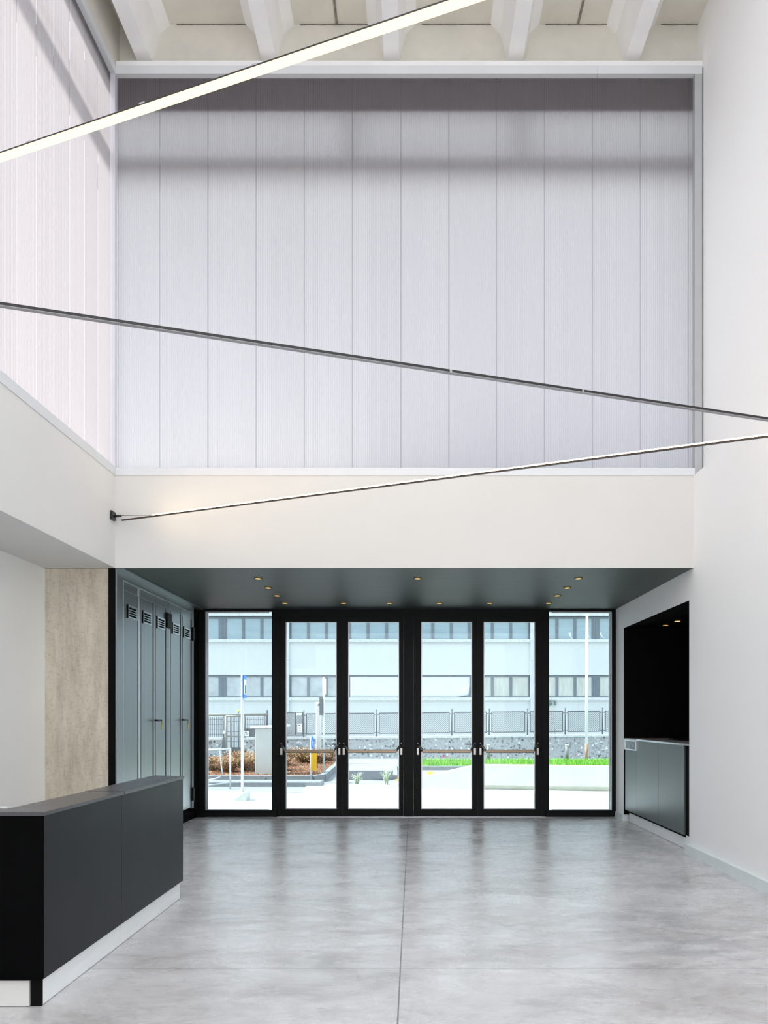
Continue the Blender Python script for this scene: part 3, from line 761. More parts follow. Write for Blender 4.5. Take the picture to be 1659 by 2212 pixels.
# ------------------------------------------------------------------ reception counter
ctr = empty('reception_counter', (-2.1, 4.9, 0), 'charcoal reception counter with raised slab top and pale kickplate', 'counter')
build('front_panel', MB().box(-2.065, -2.040, 3.772, 4.768, .157, 1.062), M['laminate'], ctr)
build('front_panel', MB().box(-2.065, -2.040, 4.772, 6.02, .157, 1.062), M['laminate'], ctr)
build('end_panel', MB().box(-3.6, -2.042, 3.745, 3.771, .157, 1.062), M['black_lam'], ctr, label='black end panel')
build('end_panel', MB().box(-2.36, -2.04, 6.021, 6.045, .157, 1.062), M['laminate'], ctr)
build('inner_panel', MB().box(-2.30, -2.28, 3.9, 6.02, .0, 1.06).box(-3.6, -2.30, 3.87, 3.89, 0, 1.06), M['laminate'], ctr)
tp = MB().prism_z([(-2.018, 3.735), (-2.018, 4.766), (-2.30, 4.766), (-2.30, 3.885), (-3.6, 3.885), (-3.6, 3.735)], 1.0625, 1.083)
build('top', tp, M['top'], ctr)
tp = MB().prism_z([(-2.016, 4.770), (-2.016, 6.01), (-2.315, 6.09), (-2.30, 4.770)], 1.0625, 1.0845)
build('top', tp, M['top'], ctr)
kk = MB().box(-2.075, -2.062, 3.80, 4.80, .004, .157).box(-2.075, -2.062, 4.803, 6.03, .004, .157)
build('kickplate', kk, M['kick'], ctr)
build('kickplate', MB().box(-3.6, -2.125, 3.775, 3.79, .004, .157), M['beam'], ctr)
build('plinth', MB().box(-2.2, -2.076, 3.80, 6.03, 0, .157).box(-3.6, -2.12, 3.792, 3.86, 0, .157).box(-2.12, -2.062, 3.785, 3.80, 0, .157), M['black'], ctr)
lt = tag(build('desk_edge', MB().box(-3.55, -2.32, 3.9, 3.93, 1.075, 1.089), M['white']), 'thin white ledge showing behind the near end of the counter', 'ledge')

# ------------------------------------------------------------------ bar in the niche
bar = empty('bar_counter', (3.5, 9.3, 0), 'grey metal bar counter filling the niche in the right wall', 'counter')
XP = 3.268
build('front_panel', MB().box(XP, XP + .02, 9.995, 10.545, .18, 1.105), M['bar_panel'], bar)
build('front_panel', MB().box(XP, XP + .02, 9.105, 9.99, .18, 1.262), M['bar_panel'], bar)
build('front_panel', MB().box(XP, XP + .02, 8.25, 9.10, .18, 1.262), M['bar_panel'], bar)
build('side_panel', MB().box(XP + .022, XP + .6, 8.09, 10.56, .15, 1.26), M['black'], bar)
tp = MB().box(XP - .005, 3.95, 8.07, 10.56, 1.268, 1.285)
wt_ = build('worktop', tp, M['bar_top'], bar)
build('edge_strip', MB().box(XP - .012, XP - .004, 8.22, 10.0, 1.262, 1.284).box(XP - .012, XP + .05, 8.07, 8.22, 1.266, 1.282), M['chrome'], wt_)
ni = MB().frame_y(0, 1, 0, 1, 0, 1, .1)
hw = MB()
for q in ((9.985, 10.56, 1.11, 1.128), (9.985, 10.56, 1.245, 1.268)):
    hw.box(XP - .012, XP + .012, *q)
hw.box(XP - .012, XP + .012, 9.985, 10.01, 1.128, 1.245).box(XP - .012, XP + .012, 10.535, 10.56, 1.128, 1.245)
dsp = build('steel_frame', hw, M['chrome'], bar)
build('mirror_pane', MB().box(XP - .002, XP + .01, 10.01, 10.535, 1.128, 1.245), M['mirror'], dsp)
build('kickplate', MB().box(XP + .04, XP + .055, 8.24, 9.42, .004, .18).box(XP + .04, XP + .055, 9.424, 10.46, .004, .18), M['kick'], bar)
build('kickplate', MB().box(XP + .02, XP + .038, 8.07, 8.237, .004, .18), M['kick'], bar)
tag(build('folded_mat', MB().prism_z([(3.62, 9.35), (3.90, 9.2), (3.93, 9.6), (3.66, 9.75)], 1.2855, 1.305), M['black']),
    'flat black mat lying on the bar worktop', 'mat')

# ------------------------------------------------------------------ recessed downlights
def downlight(x, y, z, label, group, src=[None]):
    if src[0] is None:
        o = empty('downlight', (x, y, z), label, 'downlight', group)
        build('trim_ring', MB().ring((x, y), .040, .052, z - .006, z), M['lamp'], o)
        build('lens', MB().disc((x, y), .040, z - .004, z - .001), M['spot'], o)
        src[0] = o
    else:
        o = copy_tree(src[0]); o.location = (x, y, z); tag(o, label, 'downlight', group)
    return o
ZL = ZC - .0035
rows = {8.53: [(-1.94, 'nearest the beam on the left above the cabinets side'), (.052, 'nearest the beam in the middle of the recess'), (2.06, 'nearest the beam on the right above the bar side')],
        9.14: [(-1.945, 'second from the beam in the left row'), (2.06, 'second from the beam in the right row')],
        9.727: [(-1.945, 'third from the beam in the left row'), (2.05, 'third from the beam in the right row')],
        10.355: [(-1.95, 'by the doors at the far left end'), (-1.06, 'by the doors, second from the left'), (-.365, 'by the doors, third from the left'),
                 (.393, 'by the doors, fourth from the left'), (1.158, 'by the doors, fifth from the left'), (2.05, 'by the doors at the far right end')]}
for yy, lst in rows.items():
    for xx, lab in lst:
        downlight(xx, yy, ZL, 'small warm recessed downlight ' + lab, 'downlights in the entrance ceiling')
downlight(3.765, 10.2, 2.9775, 'small warm downlight in the black bar niche, farther from the hall', 'downlights in the bar niche')
downlight(3.77, 9.75, 2.9775, 'small warm downlight in the black bar niche, nearer the hall', 'downlights in the bar niche')

# ------------------------------------------------------------------ linear lamps crossing the hall
def along(p, q, t): return Vector(p) + (Vector(q) - Vector(p)) * t

def end_bracket(o, p, sx, m):
    build('wall_bracket', MB().cbox(p[0] - .02, p[0] + .02, p[1] - .05, p[1] + .05, p[2] - .055, p[2] + .055, .006), m, o)
    build('bracket_arm', MB().tube([p, (p[0] + sx * .1, p[1], p[2])], .014, 8), m, o)

p0 = at(0, 341, 2.83); p1 = at(1008, 0, 2.206)
d = p1 - p0
a = p0 - d * ((p0.x + 3.40) / d.x); q = p0 + d * ((3.20 - p0.x) / d.x)
Q1 = q.copy()
l1 = empty('linear_lamp', ((a + q) / 2), 'thick lit strip lamp crossing the hall highest in view', 'lamp', 'linear lamps strung across the hall')
build('profile', MB().bar(a + Vector((0, 0, .004)), q + Vector((0, 0, .004)), .034, .006), M['lamp'], l1)
build('diffuser', MB().bar(a - Vector((0, 0, .001)), q - Vector((0, 0, .001)), .033, .004), M['led'], l1)
end_bracket(l1, (-3.45, a.y, a.z), 1, M['lamp'])
for t in (.28, .36, .43, .62):
    c_ = along(a, q, t)
    build('joint_clip', MB().bar(c_ - d.normalized() * .012 + Vector((0, 0, .008)), c_ + d.normalized() * .012 + Vector((0, 0, .008)), .036, .006), M['lamp_g'], l1)

p0 = at(0, 658.5, 3.82); p1 = at(1659, 906.5, 5.3)
d = p1 - p0
a = p0 - d * ((p0.x + 3.40) / d.x); q = p0 + d * ((3.20 - p0.x) / d.x)
Q2 = q.copy()
l2 = empty('linear_lamp', ((a + q) / 2), 'thin dark strip lamp with grey underside crossing the translucent wall', 'lamp', 'linear lamps strung across the hall')
build('profile', MB().bar(a, q, .030, .012), M['lamp'], l2)
build('underside', MB().bar(a - Vector((0, 0, .0075)), q - Vector((0, 0, .0075)), .029, .003), M['lamp_g'], l2)
build('diffuser', MB().bar(a + Vector((0, 0, .0055)), q + Vector((0, 0, .0055)), .020, .0015), M['led'], l2)
sd_ = Vector((d.y, -d.x, 0)).normalized() * .0135
build('profile_lip', MB().bar(a + sd_ + Vector((0, 0, .008)), q + sd_ + Vector((0, 0, .008)), .003, .005).bar(a - sd_ + Vector((0, 0, .008)), q - sd_ + Vector((0, 0, .008)), .003, .005), M['lamp'], l2)
for px in (972, 1277):
    t = (ax(px, 4.6) - a.x) / (q.x - a.x); c_ = along(a, q, t)
    build('joint_clip', MB().bar(c_ - d.normalized() * .008, c_ + d.normalized() * .008, .032, .020), M['lamp_g'], l2)
end_bracket(l2, (-3.45, a.y, a.z), 1, M['lamp'])

p0 = at(263, 1124, 7.86); p1 = at(1659, 942.5, 5.6)
d = p1 - p0
q = p0 + d * ((3.20 - p0.x) / d.x)
Q3 = q.copy()
l3 = empty('linear_lamp', ((p0 + q) / 2), 'thin strip lamp, lit along its top edge, bracketed at the left corner of the beam', 'lamp', 'linear lamps strung across the hall')
build('profile', MB().bar(p0, q, .024, .012), M['lamp_b'], l3)
s = along(p0, q, .062)
n_ = Vector((d.y, -d.x, 0)).normalized()
build('diffuser', MB().bar(s + Vector((0, 0, .012)), q + Vector((0, 0, .012)), .022, .009), M['led2'], l3)
bp_ = Vector((-3.452, 7.86, 3.915))
build('wall_bracket', MB().cbox(XL, XL + .03, 7.80, 7.90, 3.87, 3.97, .006), M['lamp'], l3)
build('bracket_arm', MB().tube([bp_, bp_ + Vector((.09, -.01, .005))], .014, 8), M['lamp'], l3)
build('tension_wire', MB().tube([bp_ + Vector((.08, -.01, .008)), s + Vector((0, 0, .012))], .004, 6), M['plate'], l3)

for lo_, q_ in ((l1, Q1), (l2, Q2), (l3, Q3)):
    end_bracket(lo_, (3.236, q_.y, q_.z), -.6, M['lamp'])

# ------------------------------------------------------------------ outside: ground
tag(build('ground', MB().box(-40, 40, 11.12, 60, -.3, -.02), M['road'], base=(0, 20, -.3)), 'pale grey road surface between forecourt and stone wall', 'road', kind='structure')
pv = [(-14, 11.12), (14, 11.12), (14, 16.2), (-.6, 16.2), (-1.9, 16.5), (-2.55, 16.4), (-2.35, 14.4), (-4.7, 14.95), (-14, 15.0)]
tag(build('pavement', MB().prism_z(pv, -.1, 0), M['pave']), 'bright pale forecourt paving outside the doors', 'pavement', kind='structure')
tag(build('asphalt_patch', MB().prism_z([(-1.95, 17.8), (-.5, 17.8), (-.55, 20.7), (-2.1, 20.7)], -.03, -.008), M['patch']), 'dark strip of fresh asphalt across the road', 'asphalt', kind='structure')

wd = MB().prism_y([(-3.46, 0), (-3.20, 0), (-3.19, .178), (-3.22, .17)], 13.05, 13.4)
tag(build('concrete_wedge', wd, M['concrete']), 'small concrete wedge on the paving outside the left fixed pane', 'wedge')

tag(build('kerb', MB().cbox(-9, -2.15, 15.95, 16.45, -.05, .10, .02), M['kerb']), 'long low kerb in front of the planting bed', 'kerb')
bed = [(-12, 17.15), (-3.4, 16.95), (-2.5, 16.95), (-2.30, 17.4), (-2.42, 21.5), (-2.7, 25.6), (-12, 26.3)]
tag(build('planting_bed', MB().prism_z(bed, -.05, .12), M['mulch'], base=(-6, 20, -.05)), 'bed of brown bark mulch behind the kerb', 'planting bed', kind='structure')
kb = MB()
for A, B in zip(bed[:6], bed[1:6]):
    kb.bar((A[0], A[1], .06), (B[0], B[1], .06), .14, .2)
tag(build('kerb', kb, M['kerb']), 'kerb edging the bark mulch bed, curving at its right end', 'kerb')

# low concrete wall with sloping end
cw = empty('concrete_wall', (2.5, 15.2, 0), 'low pale concrete wall with a sloping left end on the forecourt', 'wall')
def cwy(x): return 15.5 - .155 * (x + .5)
pr = [(-.53, .0), (1.40, .0), (1.40, .10), (9.0, .10), (9.0, .545), (1.42, .545), (-.53, .06)]
vs = [(x, cwy(x), z) for x, z in pr] + [(x, cwy(x) + .34, z) for x, z in pr]
nn = len(pr)
cm = MB().add(vs, [tuple(range(nn)), tuple(range(nn, 2 * nn))[::-1]] + [(i, nn + i, nn + (i + 1) % nn, (i + 1) % nn) for i in range(nn)])
build('wall_body', cm, M['concrete'], cw)
vs = [(xx, cwy(xx) + dy_, zz) for dy_ in (.06, .3) for xx, zz in ((1.40, 0), (9, 0), (9, .1), (1.40, .1))]
build('plinth', MB().add(vs, [(0, 1, 2, 3), (7, 6, 5, 4), (0, 4, 5, 1), (3, 2, 6, 7), (0, 3, 7, 4), (1, 5, 6, 2)]), M['recess'], cw)

# lawn with kerb
tag(build('lawn', MB().box(-.42, 14, 21.25, 24.4, -.05, .09), M['soil']), 'strip of soil under the green lawn', 'lawn', kind='structure')
gb = MB()
for i in range(9000):
    x = random.uniform(-.4, 7.6); y = 21.28 + 3.1 * random.random() ** 1.3; h = random.uniform(.05, .13)
    a_ = random.uniform(0, 6.28); w_ = random.uniform(.008, .016); lx, ly = random.uniform(-.04, .04), random.uniform(-.04, .04)
    gb.mat(random.randint(0, 1)).add([(x - w_ * math.cos(a_), y - w_ * math.sin(a_), .085), (x + w_ * math.cos(a_), y + w_ * math.sin(a_), .085), (x + lx, y + ly, .085 + h)], [(0, 1, 2)])
tag(build('grass', gb, [M['grass1'], M['grass2']], base=(3.5, 22, .085)), 'bright green grass on the strip behind the concrete wall', 'grass', kind='stuff')
lk = MB()
x = -.55
while x < 14:
    lk.box(x + .004, x + .996, 21.0, 21.22, -.05, .10); x += 1.0
tag(build('kerb', lk, M['kerb']), 'grey kerb along the front of the green lawn', 'kerb')
tag(build('kerb', MB().bar((-.56, 21.05, .03), (-.48, 17.9, .03), .12, .12), M['kerb']), 'short kerb running from the lawn corner to the forecourt', 'kerb')
rm = MB().box(.15, .42, 18.6, 18.85, -.02, -.014).box(.42, .58, 17.9, 20.4, -.02, -.014).box(-.36, .42, 18.3, 18.6, -.02, -.0145)
tag(build('road_marking', rm, M['ypaint']), 'yellow painted lines on the road in front of the lawn', 'road marking')
rm = MB().mat(0).box(-.44, -.24, 17.3, 20.4, -.02, -.012).mat(1)
for yq in (17.6, 18.2, 18.8):
    rm.box(-.34, -.24, yq, yq + .3, -.012, -.009)
tag(build('road_marking', rm, [M['ypaint'], M['patch']]), 'yellow and dark hatched strip beside the short kerb', 'road marking')

# ------------------------------------------------------------------ outside: stone wall and fences
YF = 27.0
fx = lambda px: (px - VX) / (K / YF)
def fz(py, px): return EYE + (VY - py) / (K / YF)
def slope(mb, k=.0095):
    mb.v = [(x, y, z + k * x) for x, y, z in mb.v]
    return mb
sw = empty('stone_wall', (0, YF, 0), 'low rubble stone wall with pale coping below the mesh fence', 'wall')
for x0, x1 in ((fx(380), fx(480)), (fx(527), fx(1480))):
    build('masonry', slope(MB().box(x0, x1, YF, YF + .4, -.15, .78)), M['stone'], sw)
    build('coping', slope(MB().box(x0 - .02, x1, YF - .05, YF + .45, .78, .865)), M['sill'], sw)
for px, zz in ((955, .055), (961, .055), (967, .06), (1243, .12)):
    build('spray_mark', MB().tube([(fx(px), YF - .004, zz), (fx(px), YF + .01, zz)], .03, 7), M['pink'], sw)

fn = empty('mesh_fence', (fx(980), YF + .2, .86), 'grey chain link fence of framed panels on the stone wall', 'fence')
posts = [656, 732, 813.5, 895, 976, 1056.7, 1139.5, 1221, 1301.5, 1383]
YFF = YF + .2
fpx = lambda px: (px - VX) / (K / YFF)
for px in posts:
    build('post', slope(MB().tube([(fpx(px), YFF, .86), (fpx(px), YFF, 1.93)], .028, 8).box(fpx(px) - .1, fpx(px) + .1, YFF - .01, YFF + .01, 1.72, 1.745).box(fpx(px) - .1, fpx(px) + .1, YFF - .01, YFF + .01, 1.0, 1.025)), M['fence'], fn)
for a_, b_ in zip(posts, posts[1:]):
    x0, x1 = fpx(a_) + .09, fpx(b_) - .09
    z0, z1 = .965, 1.80
    p = build('panel', slope(MB().frame_y(x0, x1, z0, z1, YFF - .015, YFF + .015, .034)), M['fence'], fn)
    ch = MB(); st = .083; H = z1 - z0 - .05; Wd = x1 - x0 - .05
    nst = int((Wd + H) / st)
    for i in range(1, nst):
        u = i * st
        for sgn in (1, -1):
            ua, za = (u, 0) if u <= Wd else (Wd, u - Wd)
            ub, zb = (u - H, H) if u >= H else (0, u)
            if sgn < 0:
                ua, ub = Wd - ua, Wd - ub
            ch.bar((x0 + .025 + ua, YFF, z0 + .025 + za), (x0 + .025 + ub, YFF, z0 + .025 + zb), .010, .012, Vector((0, 1, 0)))
    u = x0 + .05
    while u < x1:
        ch.box(u - .006, u + .006, YFF - .005, YFF + .005, z1 - .01, z1 + .025); u += .1
    build('wire_mesh', slope(ch), M['wire'], p)
build('base_rail', slope(MB().box(fpx(661), fpx(1020), YFF + .2, YFF + .24, .866, 1.0)), M['cladding'], fn)

# vertical wire fence and gate on the left
def wire_panel(x0, x1, z0, z1, y, step, w_):
    mb = MB(); u = x0 + step / 2
    while u < x1:
        mb.box(u - w_, u + w_, y - .006, y + .006, z0, z1); u += step
    for k in range(4):
        zz = z0 + (z1 - z0) * (k + .5) / 4
        mb.box(x0, x1, y - .008, y + .008, zz - .008, zz + .008)
    return mb
lf = empty('wire_fence', (fx(500), YF + .1, .8), 'rusty vertical wire fence with a top rail at far left', 'fence')
build('top_rail', MB().tube([(fx(380), YF + .1, 1.70), (fx(578), YF + .1, 1.72)], .045, 8), M['gate'], lf)
build('wire_panel', wire_panel(fx(390), fx(481), .84, 1.62, YF + .1, .075, .009), M['wire'], lf)
build('wire_panel', wire_panel(fx(527), fx(568), .84, 1.62, YF + .1, .075, .009), M['wire'], lf)
for px in (481.5, 527, 570):
    build('post', MB().tube([(fx(px), YF + .1, .75), (fx(px), YF + .1, 1.66)], .03, 8), M['gate'], lf)
build('post', MB().tube([(fx(575.5), YF + .1, .78), (fx(575.5), YF + .1, 1.9)], .045, 8), M['fence'], lf)
gt = empty('wire_gate', (fx(505), YF, 0), 'narrow wire gate between the two stretches of stone wall', 'gate')
g = MB()
for px in (488, 499.5, 520.5):
    g.tube([(fx(px), YF + .02, .02), (fx(px), YF + .02, 1.68)], .042 if px == 488 else .03, 8)
g.tube([(fx(488), YF + .02, 1.66), (fx(520), YF + .02, 1.66)], .035, 8).tube([(fx(488), YF + .02, .86), (fx(520), YF + .02, .86)], .03, 8)
build('gate_frame', g, M['gate'], gt)
build('wire_infill', wire_panel(fx(489), fx(520), .05, 1.64, YF + .02, .06, .007), M['wire'], gt)
build('lower_panel', MB().box(fx(499), fx(519), YF + .05, YF + .08, .02, .42).box(fx(480), fx(490), YF + .05, YF + .09, .0, .84), M['darkbox'], gt)
tag(build('intercom_box', MB().cbox(fx(482.5), fx(488), YF - .08, YF - .02, .96, 1.08, .008), M['white']), 'small white entry box on the gate post', 'intercom')
nt_ = tag(build('notice', MB().mat(0).box(fx(527), fx(537), YF + .05, YF + .06, .86, 1.06).mat(1).box(fx(529), fx(532), YF + .046, YF + .05, .98, 1.03).box(fx(529), fx(535), YF + .046, YF + .05, .955, .965).box(fx(530.5), fx(535), YF + .046, YF + .05, .91, .93), [M['white'], M['ink']]),
          'small white printed notice wired to the left fence', 'sign')
tag(build('storage_shed', MB().box(fx(513), fx(600), YF + 1.2, YF + 2.4, -.1, 1.12).box(fx(511), fx(602), YF + 1.15, YF + 2.5, 1.12, 1.17), M['darkbox']), 'dark grey storage box behind the left wire fence', 'shed')
tag(build('cladding_screen', MB().box(fx(360), fx(580), YF + 3.0, YF + 3.1, -.2, 1.78), M['cladding']), 'grey corrugated screen behind the left wire fence', 'screen')
tag(build('marker_rod', MB().mat(0).tube([(ax(515.5, YF + .6), YF + .6, -.03), (ax(515.5, YF + .6), YF + .6, 1.80)], .012, 6).mat(1).tube([(ax(515.5, YF + .6), YF + .6, 1.80), (ax(515.5, YF + .6), YF + .6, 1.92)], .035, 8), [M['fence'], M['lime']]), 'thin rod with a yellow tip above the left fence', 'rod')
eg = empty('mesh_gate', (fx(636), YF - .02, .86), 'dense grey mesh gate hung at the left end of the chain link fence', 'gate')
build('gate_frame', MB().frame_y(fx(606), fx(654), .88, 1.80, YF + .1, YF + .14, .03).box(fx(636), fx(638), YF + .1, YF + .14, .9, 1.78), M['fence'], eg)
cm = MB(); st = .06
for i in range(1, 30):
    for sgn in (1, -1):
        u = i * st; H = .86; Wd = fx(654) - fx(606) - .06
        if u >= Wd + H: continue
        ua, za = (u, 0) if u <= Wd else (Wd, u - Wd)
        ub, zb = (u - H, H) if u >= H else (0, u)
        if sgn < 0: ua, ub = Wd - ua, Wd - ub
        cm.bar((fx(606) + .03 + ua, YF + .12, .91 + za), (fx(606) + .03 + ub, YF + .12, .91 + zb), .010, .012, Vector((0, 1, 0)))
build('wire_mesh', cm, M['wire'], eg)
nt_ = MB().mat(0).box(fx(642), fx(652), YF + .05, YF + .06, 1.02, 1.36).mat(1).box(fx(644.5), fx(648), YF + .046, YF + .05, 1.28, 1.31).box(fx(644.5), fx(649), YF + .046, YF + .05, 1.20, 1.212).box(fx(644.5), fx(650), YF + .046, YF + .05, 1.15, 1.162).box(fx(644.5), fx(650), YF + .046, YF + .05, 1.08, 1.092)
tag(build('notice', nt_, [M['white'], M['ink']]), 'small white printed notice on the dense mesh gate', 'sign')
tag(build('notice', MB().mat(0).box(fx(639), fx(651), YF + .05, YF + .06, 1.69, 1.78).mat(1).box(fx(640.5), fx(649.5), YF + .046, YF + .05, 1.73, 1.742), [M['white'], M['ink']]), 'narrow white name strip at the top of the mesh gate', 'sign')
tag(build('cladding_screen', MB().box(fx(600), fx(656), YF + .9, YF + 1.0, -.1, 1.78), M['cladding']), 'grey sheet screen behind the dense mesh gate', 'screen')

# ------------------------------------------------------------------ outside: street furniture
def post(name, px, Y, z0, z1, r, m, label, cat):
    return tag(build(name, MB().tube([(ax(px, Y), Y, z0), (ax(px, Y), Y, z1)], r, 10), M[m]), label, cat)

Y1 = 14.66
x1 = ax(523.5, Y1)
s1 = empty('road_sign', (x1, Y1, 0), 'tall pole with a blue sign seen edge-on outside the left fixed pane', 'sign')
build('pole', MB().tube([(x1, Y1, 0), (x1, Y1, az(1457, Y1))], .031, 12), M['galv'], s1)
brd = MB()
R = Matrix.Rotation(math.radians(95.5), 4, 'Z')
def rbox(mb, c, x0, x1_, y0, y1_, z0, z1, R):
    t = MB().box(x0, x1_, y0, y1_, z0, z1)
    mb.add([Vector(c) + R @ Vector(p) for p in t.v], t.f)
cc = (x1 + .045, Y1, 0)
brd.mat(0); rbox(brd, cc, -.2, .2, -.012, .012, az(1508, Y1), az(1459, Y1), R)
brd.mat(1); rbox(brd, cc, -.16, .16, .0121, .016, az(1500, Y1), az(1468, Y1), R); rbox(brd, cc, -.16, .16, -.016, -.0121, az(1500, Y1), az(1468, Y1), R)
brd.mat(2); rbox(brd, cc, -.05, .06, .0161, .018, az(1498, Y1), az(1480, Y1), R); rbox(brd, cc, -.05, .06, -.018, -.0161, az(1498, Y1), az(1480, Y1), R)
build('sign_board', brd, [M['blue'], M['white'], M['ink']], s1)
for pq in (1503, 1470):
    build('clamp', MB().box(x1 - .04, x1 + .05, Y1 - .04, Y1 + .04, az(pq, Y1), az(pq - 3, Y1)), M['galv'], s1)

Y2 = 17.7
x2 = ax(699.5, Y2)
s2 = empty('road_sign', (x2, Y2, .12), 'tall pole with two narrow edge-on signs rising from the mulch', 'sign')
build('pole', MB().tube([(x2, Y2, .12), (x2, Y2, az(1463, Y2))], .027, 12), M['galv'], s2)
bd = MB(); R2 = Matrix.Rotation(math.radians(89), 4, 'Z')
rbox(bd, (x2 - .055, Y2, 0), -.3, .3, -.012, .012, az(1545, Y2), az(1506, Y2), R2)
build('sign_board', bd, M['fence'], s2)
bd = MB(); rbox(bd, (x2 + .0, Y2 - .04, 0), -.02, .02, -.06, .03, az(1500, Y2), az(1466, Y2), R2)
build('sign_board', bd, M['white'], s2)

Y3 = 16.9
x3 = ax(671.5, Y3)
s3 = empty('road_sign', (x3, Y3, 0), 'short pole with round blue arrow sign and yellow marker plate', 'sign')
build('pole', MB().tube([(x3, Y3, -.02), (x3, Y3, az(1592, Y3))], .022, 10), M['galv'], s3)
dsk = MB(); nseg = 24; cz = az(1603.5, Y3); cx = x3 + .04
R3 = Matrix.Rotation(math.radians(88.5), 4, 'Z')
vs = []
for t in (-.01, .01):
    for k in range(nseg):
        vs.append(Vector((cx, Y3, cz)) + R3 @ Vector((.155 * math.cos(2 * math.pi * k / nseg), t, .155 * math.sin(2 * math.pi * k / nseg))))
dsk.mat(0).add(vs, [tuple(range(nseg)), tuple(range(nseg, 2 * nseg))[::-1]] + [(k, nseg + k, nseg + (k + 1) % nseg, (k + 1) % nseg) for k in range(nseg)])
dsk.mat(1); 
for yq in (-.014, .0101):
    rbox(dsk, (cx, Y3, cz), -.03, .03, yq, yq + .0035, -.10, .05, R3); rbox(dsk, (cx, Y3, cz), -.07, .07, yq, yq + .0035, -.02, .02, R3)
build('round_sign', dsk, [M['blue'], M['white']], s3)
build('marker_plate', MB().box(ax(673, Y3), ax(684, Y3), Y3 - .03, Y3 + .0, az(1664, Y3), az(1627, Y3)).box(ax(676.5, Y3), ax(677, Y3), Y3 - .034, Y3 - .03, az(1664, Y3), az(1627, Y3)), M['yellow'], s3)

Y4 = 24.0
x4 = ax(688.5, Y4)
tc = empty('barrier_post', (x4, Y4, .12), 'thick pale square post rising behind the mulch', 'post')
build('shaft', MB().cbox(x4 - .09, x4 + .09, Y4 - .09, Y4 + .09, .1, az(1525, Y4), .02), M['galv'], tc)
build('cap', MB().cbox(x4 - .09, x4 + .09, Y4 - .095, Y4 + .09, az(1524.5, Y4), az(1517, Y4), .02).mat(1).tube([(x4 + .02, Y4 - .1, az(1522, Y4)), (x4 + .02, Y4 - .09, az(1522, Y4))], .04, 10), [M['white'], M['fence']], tc)

Yb = 17.75
ub = empty('utility_cabinet', (ax(572, Yb), Yb, .1), 'pale grey concrete utility cabinet with flat cap in the planting bed', 'cabinet')
build('body', MB().cbox(ax(551, Yb), ax(608, Yb), Yb, Yb + .5, .1, az(1573, Yb), .01), M['concrete'], ub)
build('cap', MB().prism_y([(ax(542, Yb), az(1573, Yb)), (ax(618, Yb), az(1570, Yb)), (ax(618, Yb), az(1564, Yb)), (ax(542, Yb), az(1569, Yb))], Yb - .08, Yb + .58), M['white'], ub)

Yr = 15.5
P = lambda x, y: at(x, y, Yr)
rb = empty('tube_barrier', (P(475, 1702).x, Yr, 0), 'bent grey tube barrier outside at far left', 'barrier')
build('upright', MB().tube([(P(497.5, 1617).x, Yr, -.02), P(497.5, 1617)], .020, 8), M['galv'], rb)
build('top_rail', MB().tube([P(430, 1620), P(497.5, 1618)], .020, 8), M['galv'], rb)
build('lower_rail', MB().tube([P(430, 1700), P(451, 1696), P(497.5, 1690)], .014, 8), M['galv'], rb)
build('bent_bar', MB().tube([P(475, 1620), P(477, 1640), P(478, 1655), P(481, 1672), P(476, 1678), P(465, 1682), P(440, 1687)], .014, 8), M['galv'], rb)

tag(build('stub_bollard', MB().tube([at(575, 1690, 16.9), at(574.5, 1684, 16.9), at(573, 1679, 16.9)], .03, 8), M['fence']), 'short black bent stub on the kerb below the utility cabinet', 'bollard')

for px, yb, lab in ((1055, 1641.5, 'grey steel bollard on the lawn behind the far right door leaf'), (1224.5, 1640.5, 'grey steel bollard on the lawn behind the right fixed pane')):
    Yq = 24.2; xq = ax(px, Yq)
    bo = empty('bollard', (xq, Yq, .08), lab, 'bollard', 'bollards on the lawn')
    build('shaft', MB().tube([(xq, Yq, .05), (xq, Yq, .60)], .064, 14), M['bol'], bo)
    build('cap', MB().tube([(xq, Yq, .60), (xq, Yq, .64), (xq, Yq, .655)], .064, 14, [.068, .066, .03]), M['galv'], bo)

Yp = 26.3; xp = ax(1267, Yp)
fp = empty('flag_pole', (xp, Yp, .09), 'very tall thin white pole with a rusty foot before the stone wall', 'pole')
build('shaft', MB().tube([(xp, Yp, .6), (xp + .02, Yp, az(1331, Yp))], .04, 10, [.062, .05]), M['white'], fp)
build('foot', MB().tube([(xp, Yp, -.02), (xp, Yp, .6)], .062, 10), M['rust'], fp)
build('finial', MB().tube([(xp + .02, Yp, az(1333, Yp)), (xp + .02, Yp, az(1330, Yp)), (xp + .02, Yp, az(1328, Yp))], .08, 10, [.04, .09, .06]).bar((xp - .1, Yp, az(1327, Yp)), (xp + .14, Yp, az(1327, Yp)), .03, .03), M['galv'], fp)

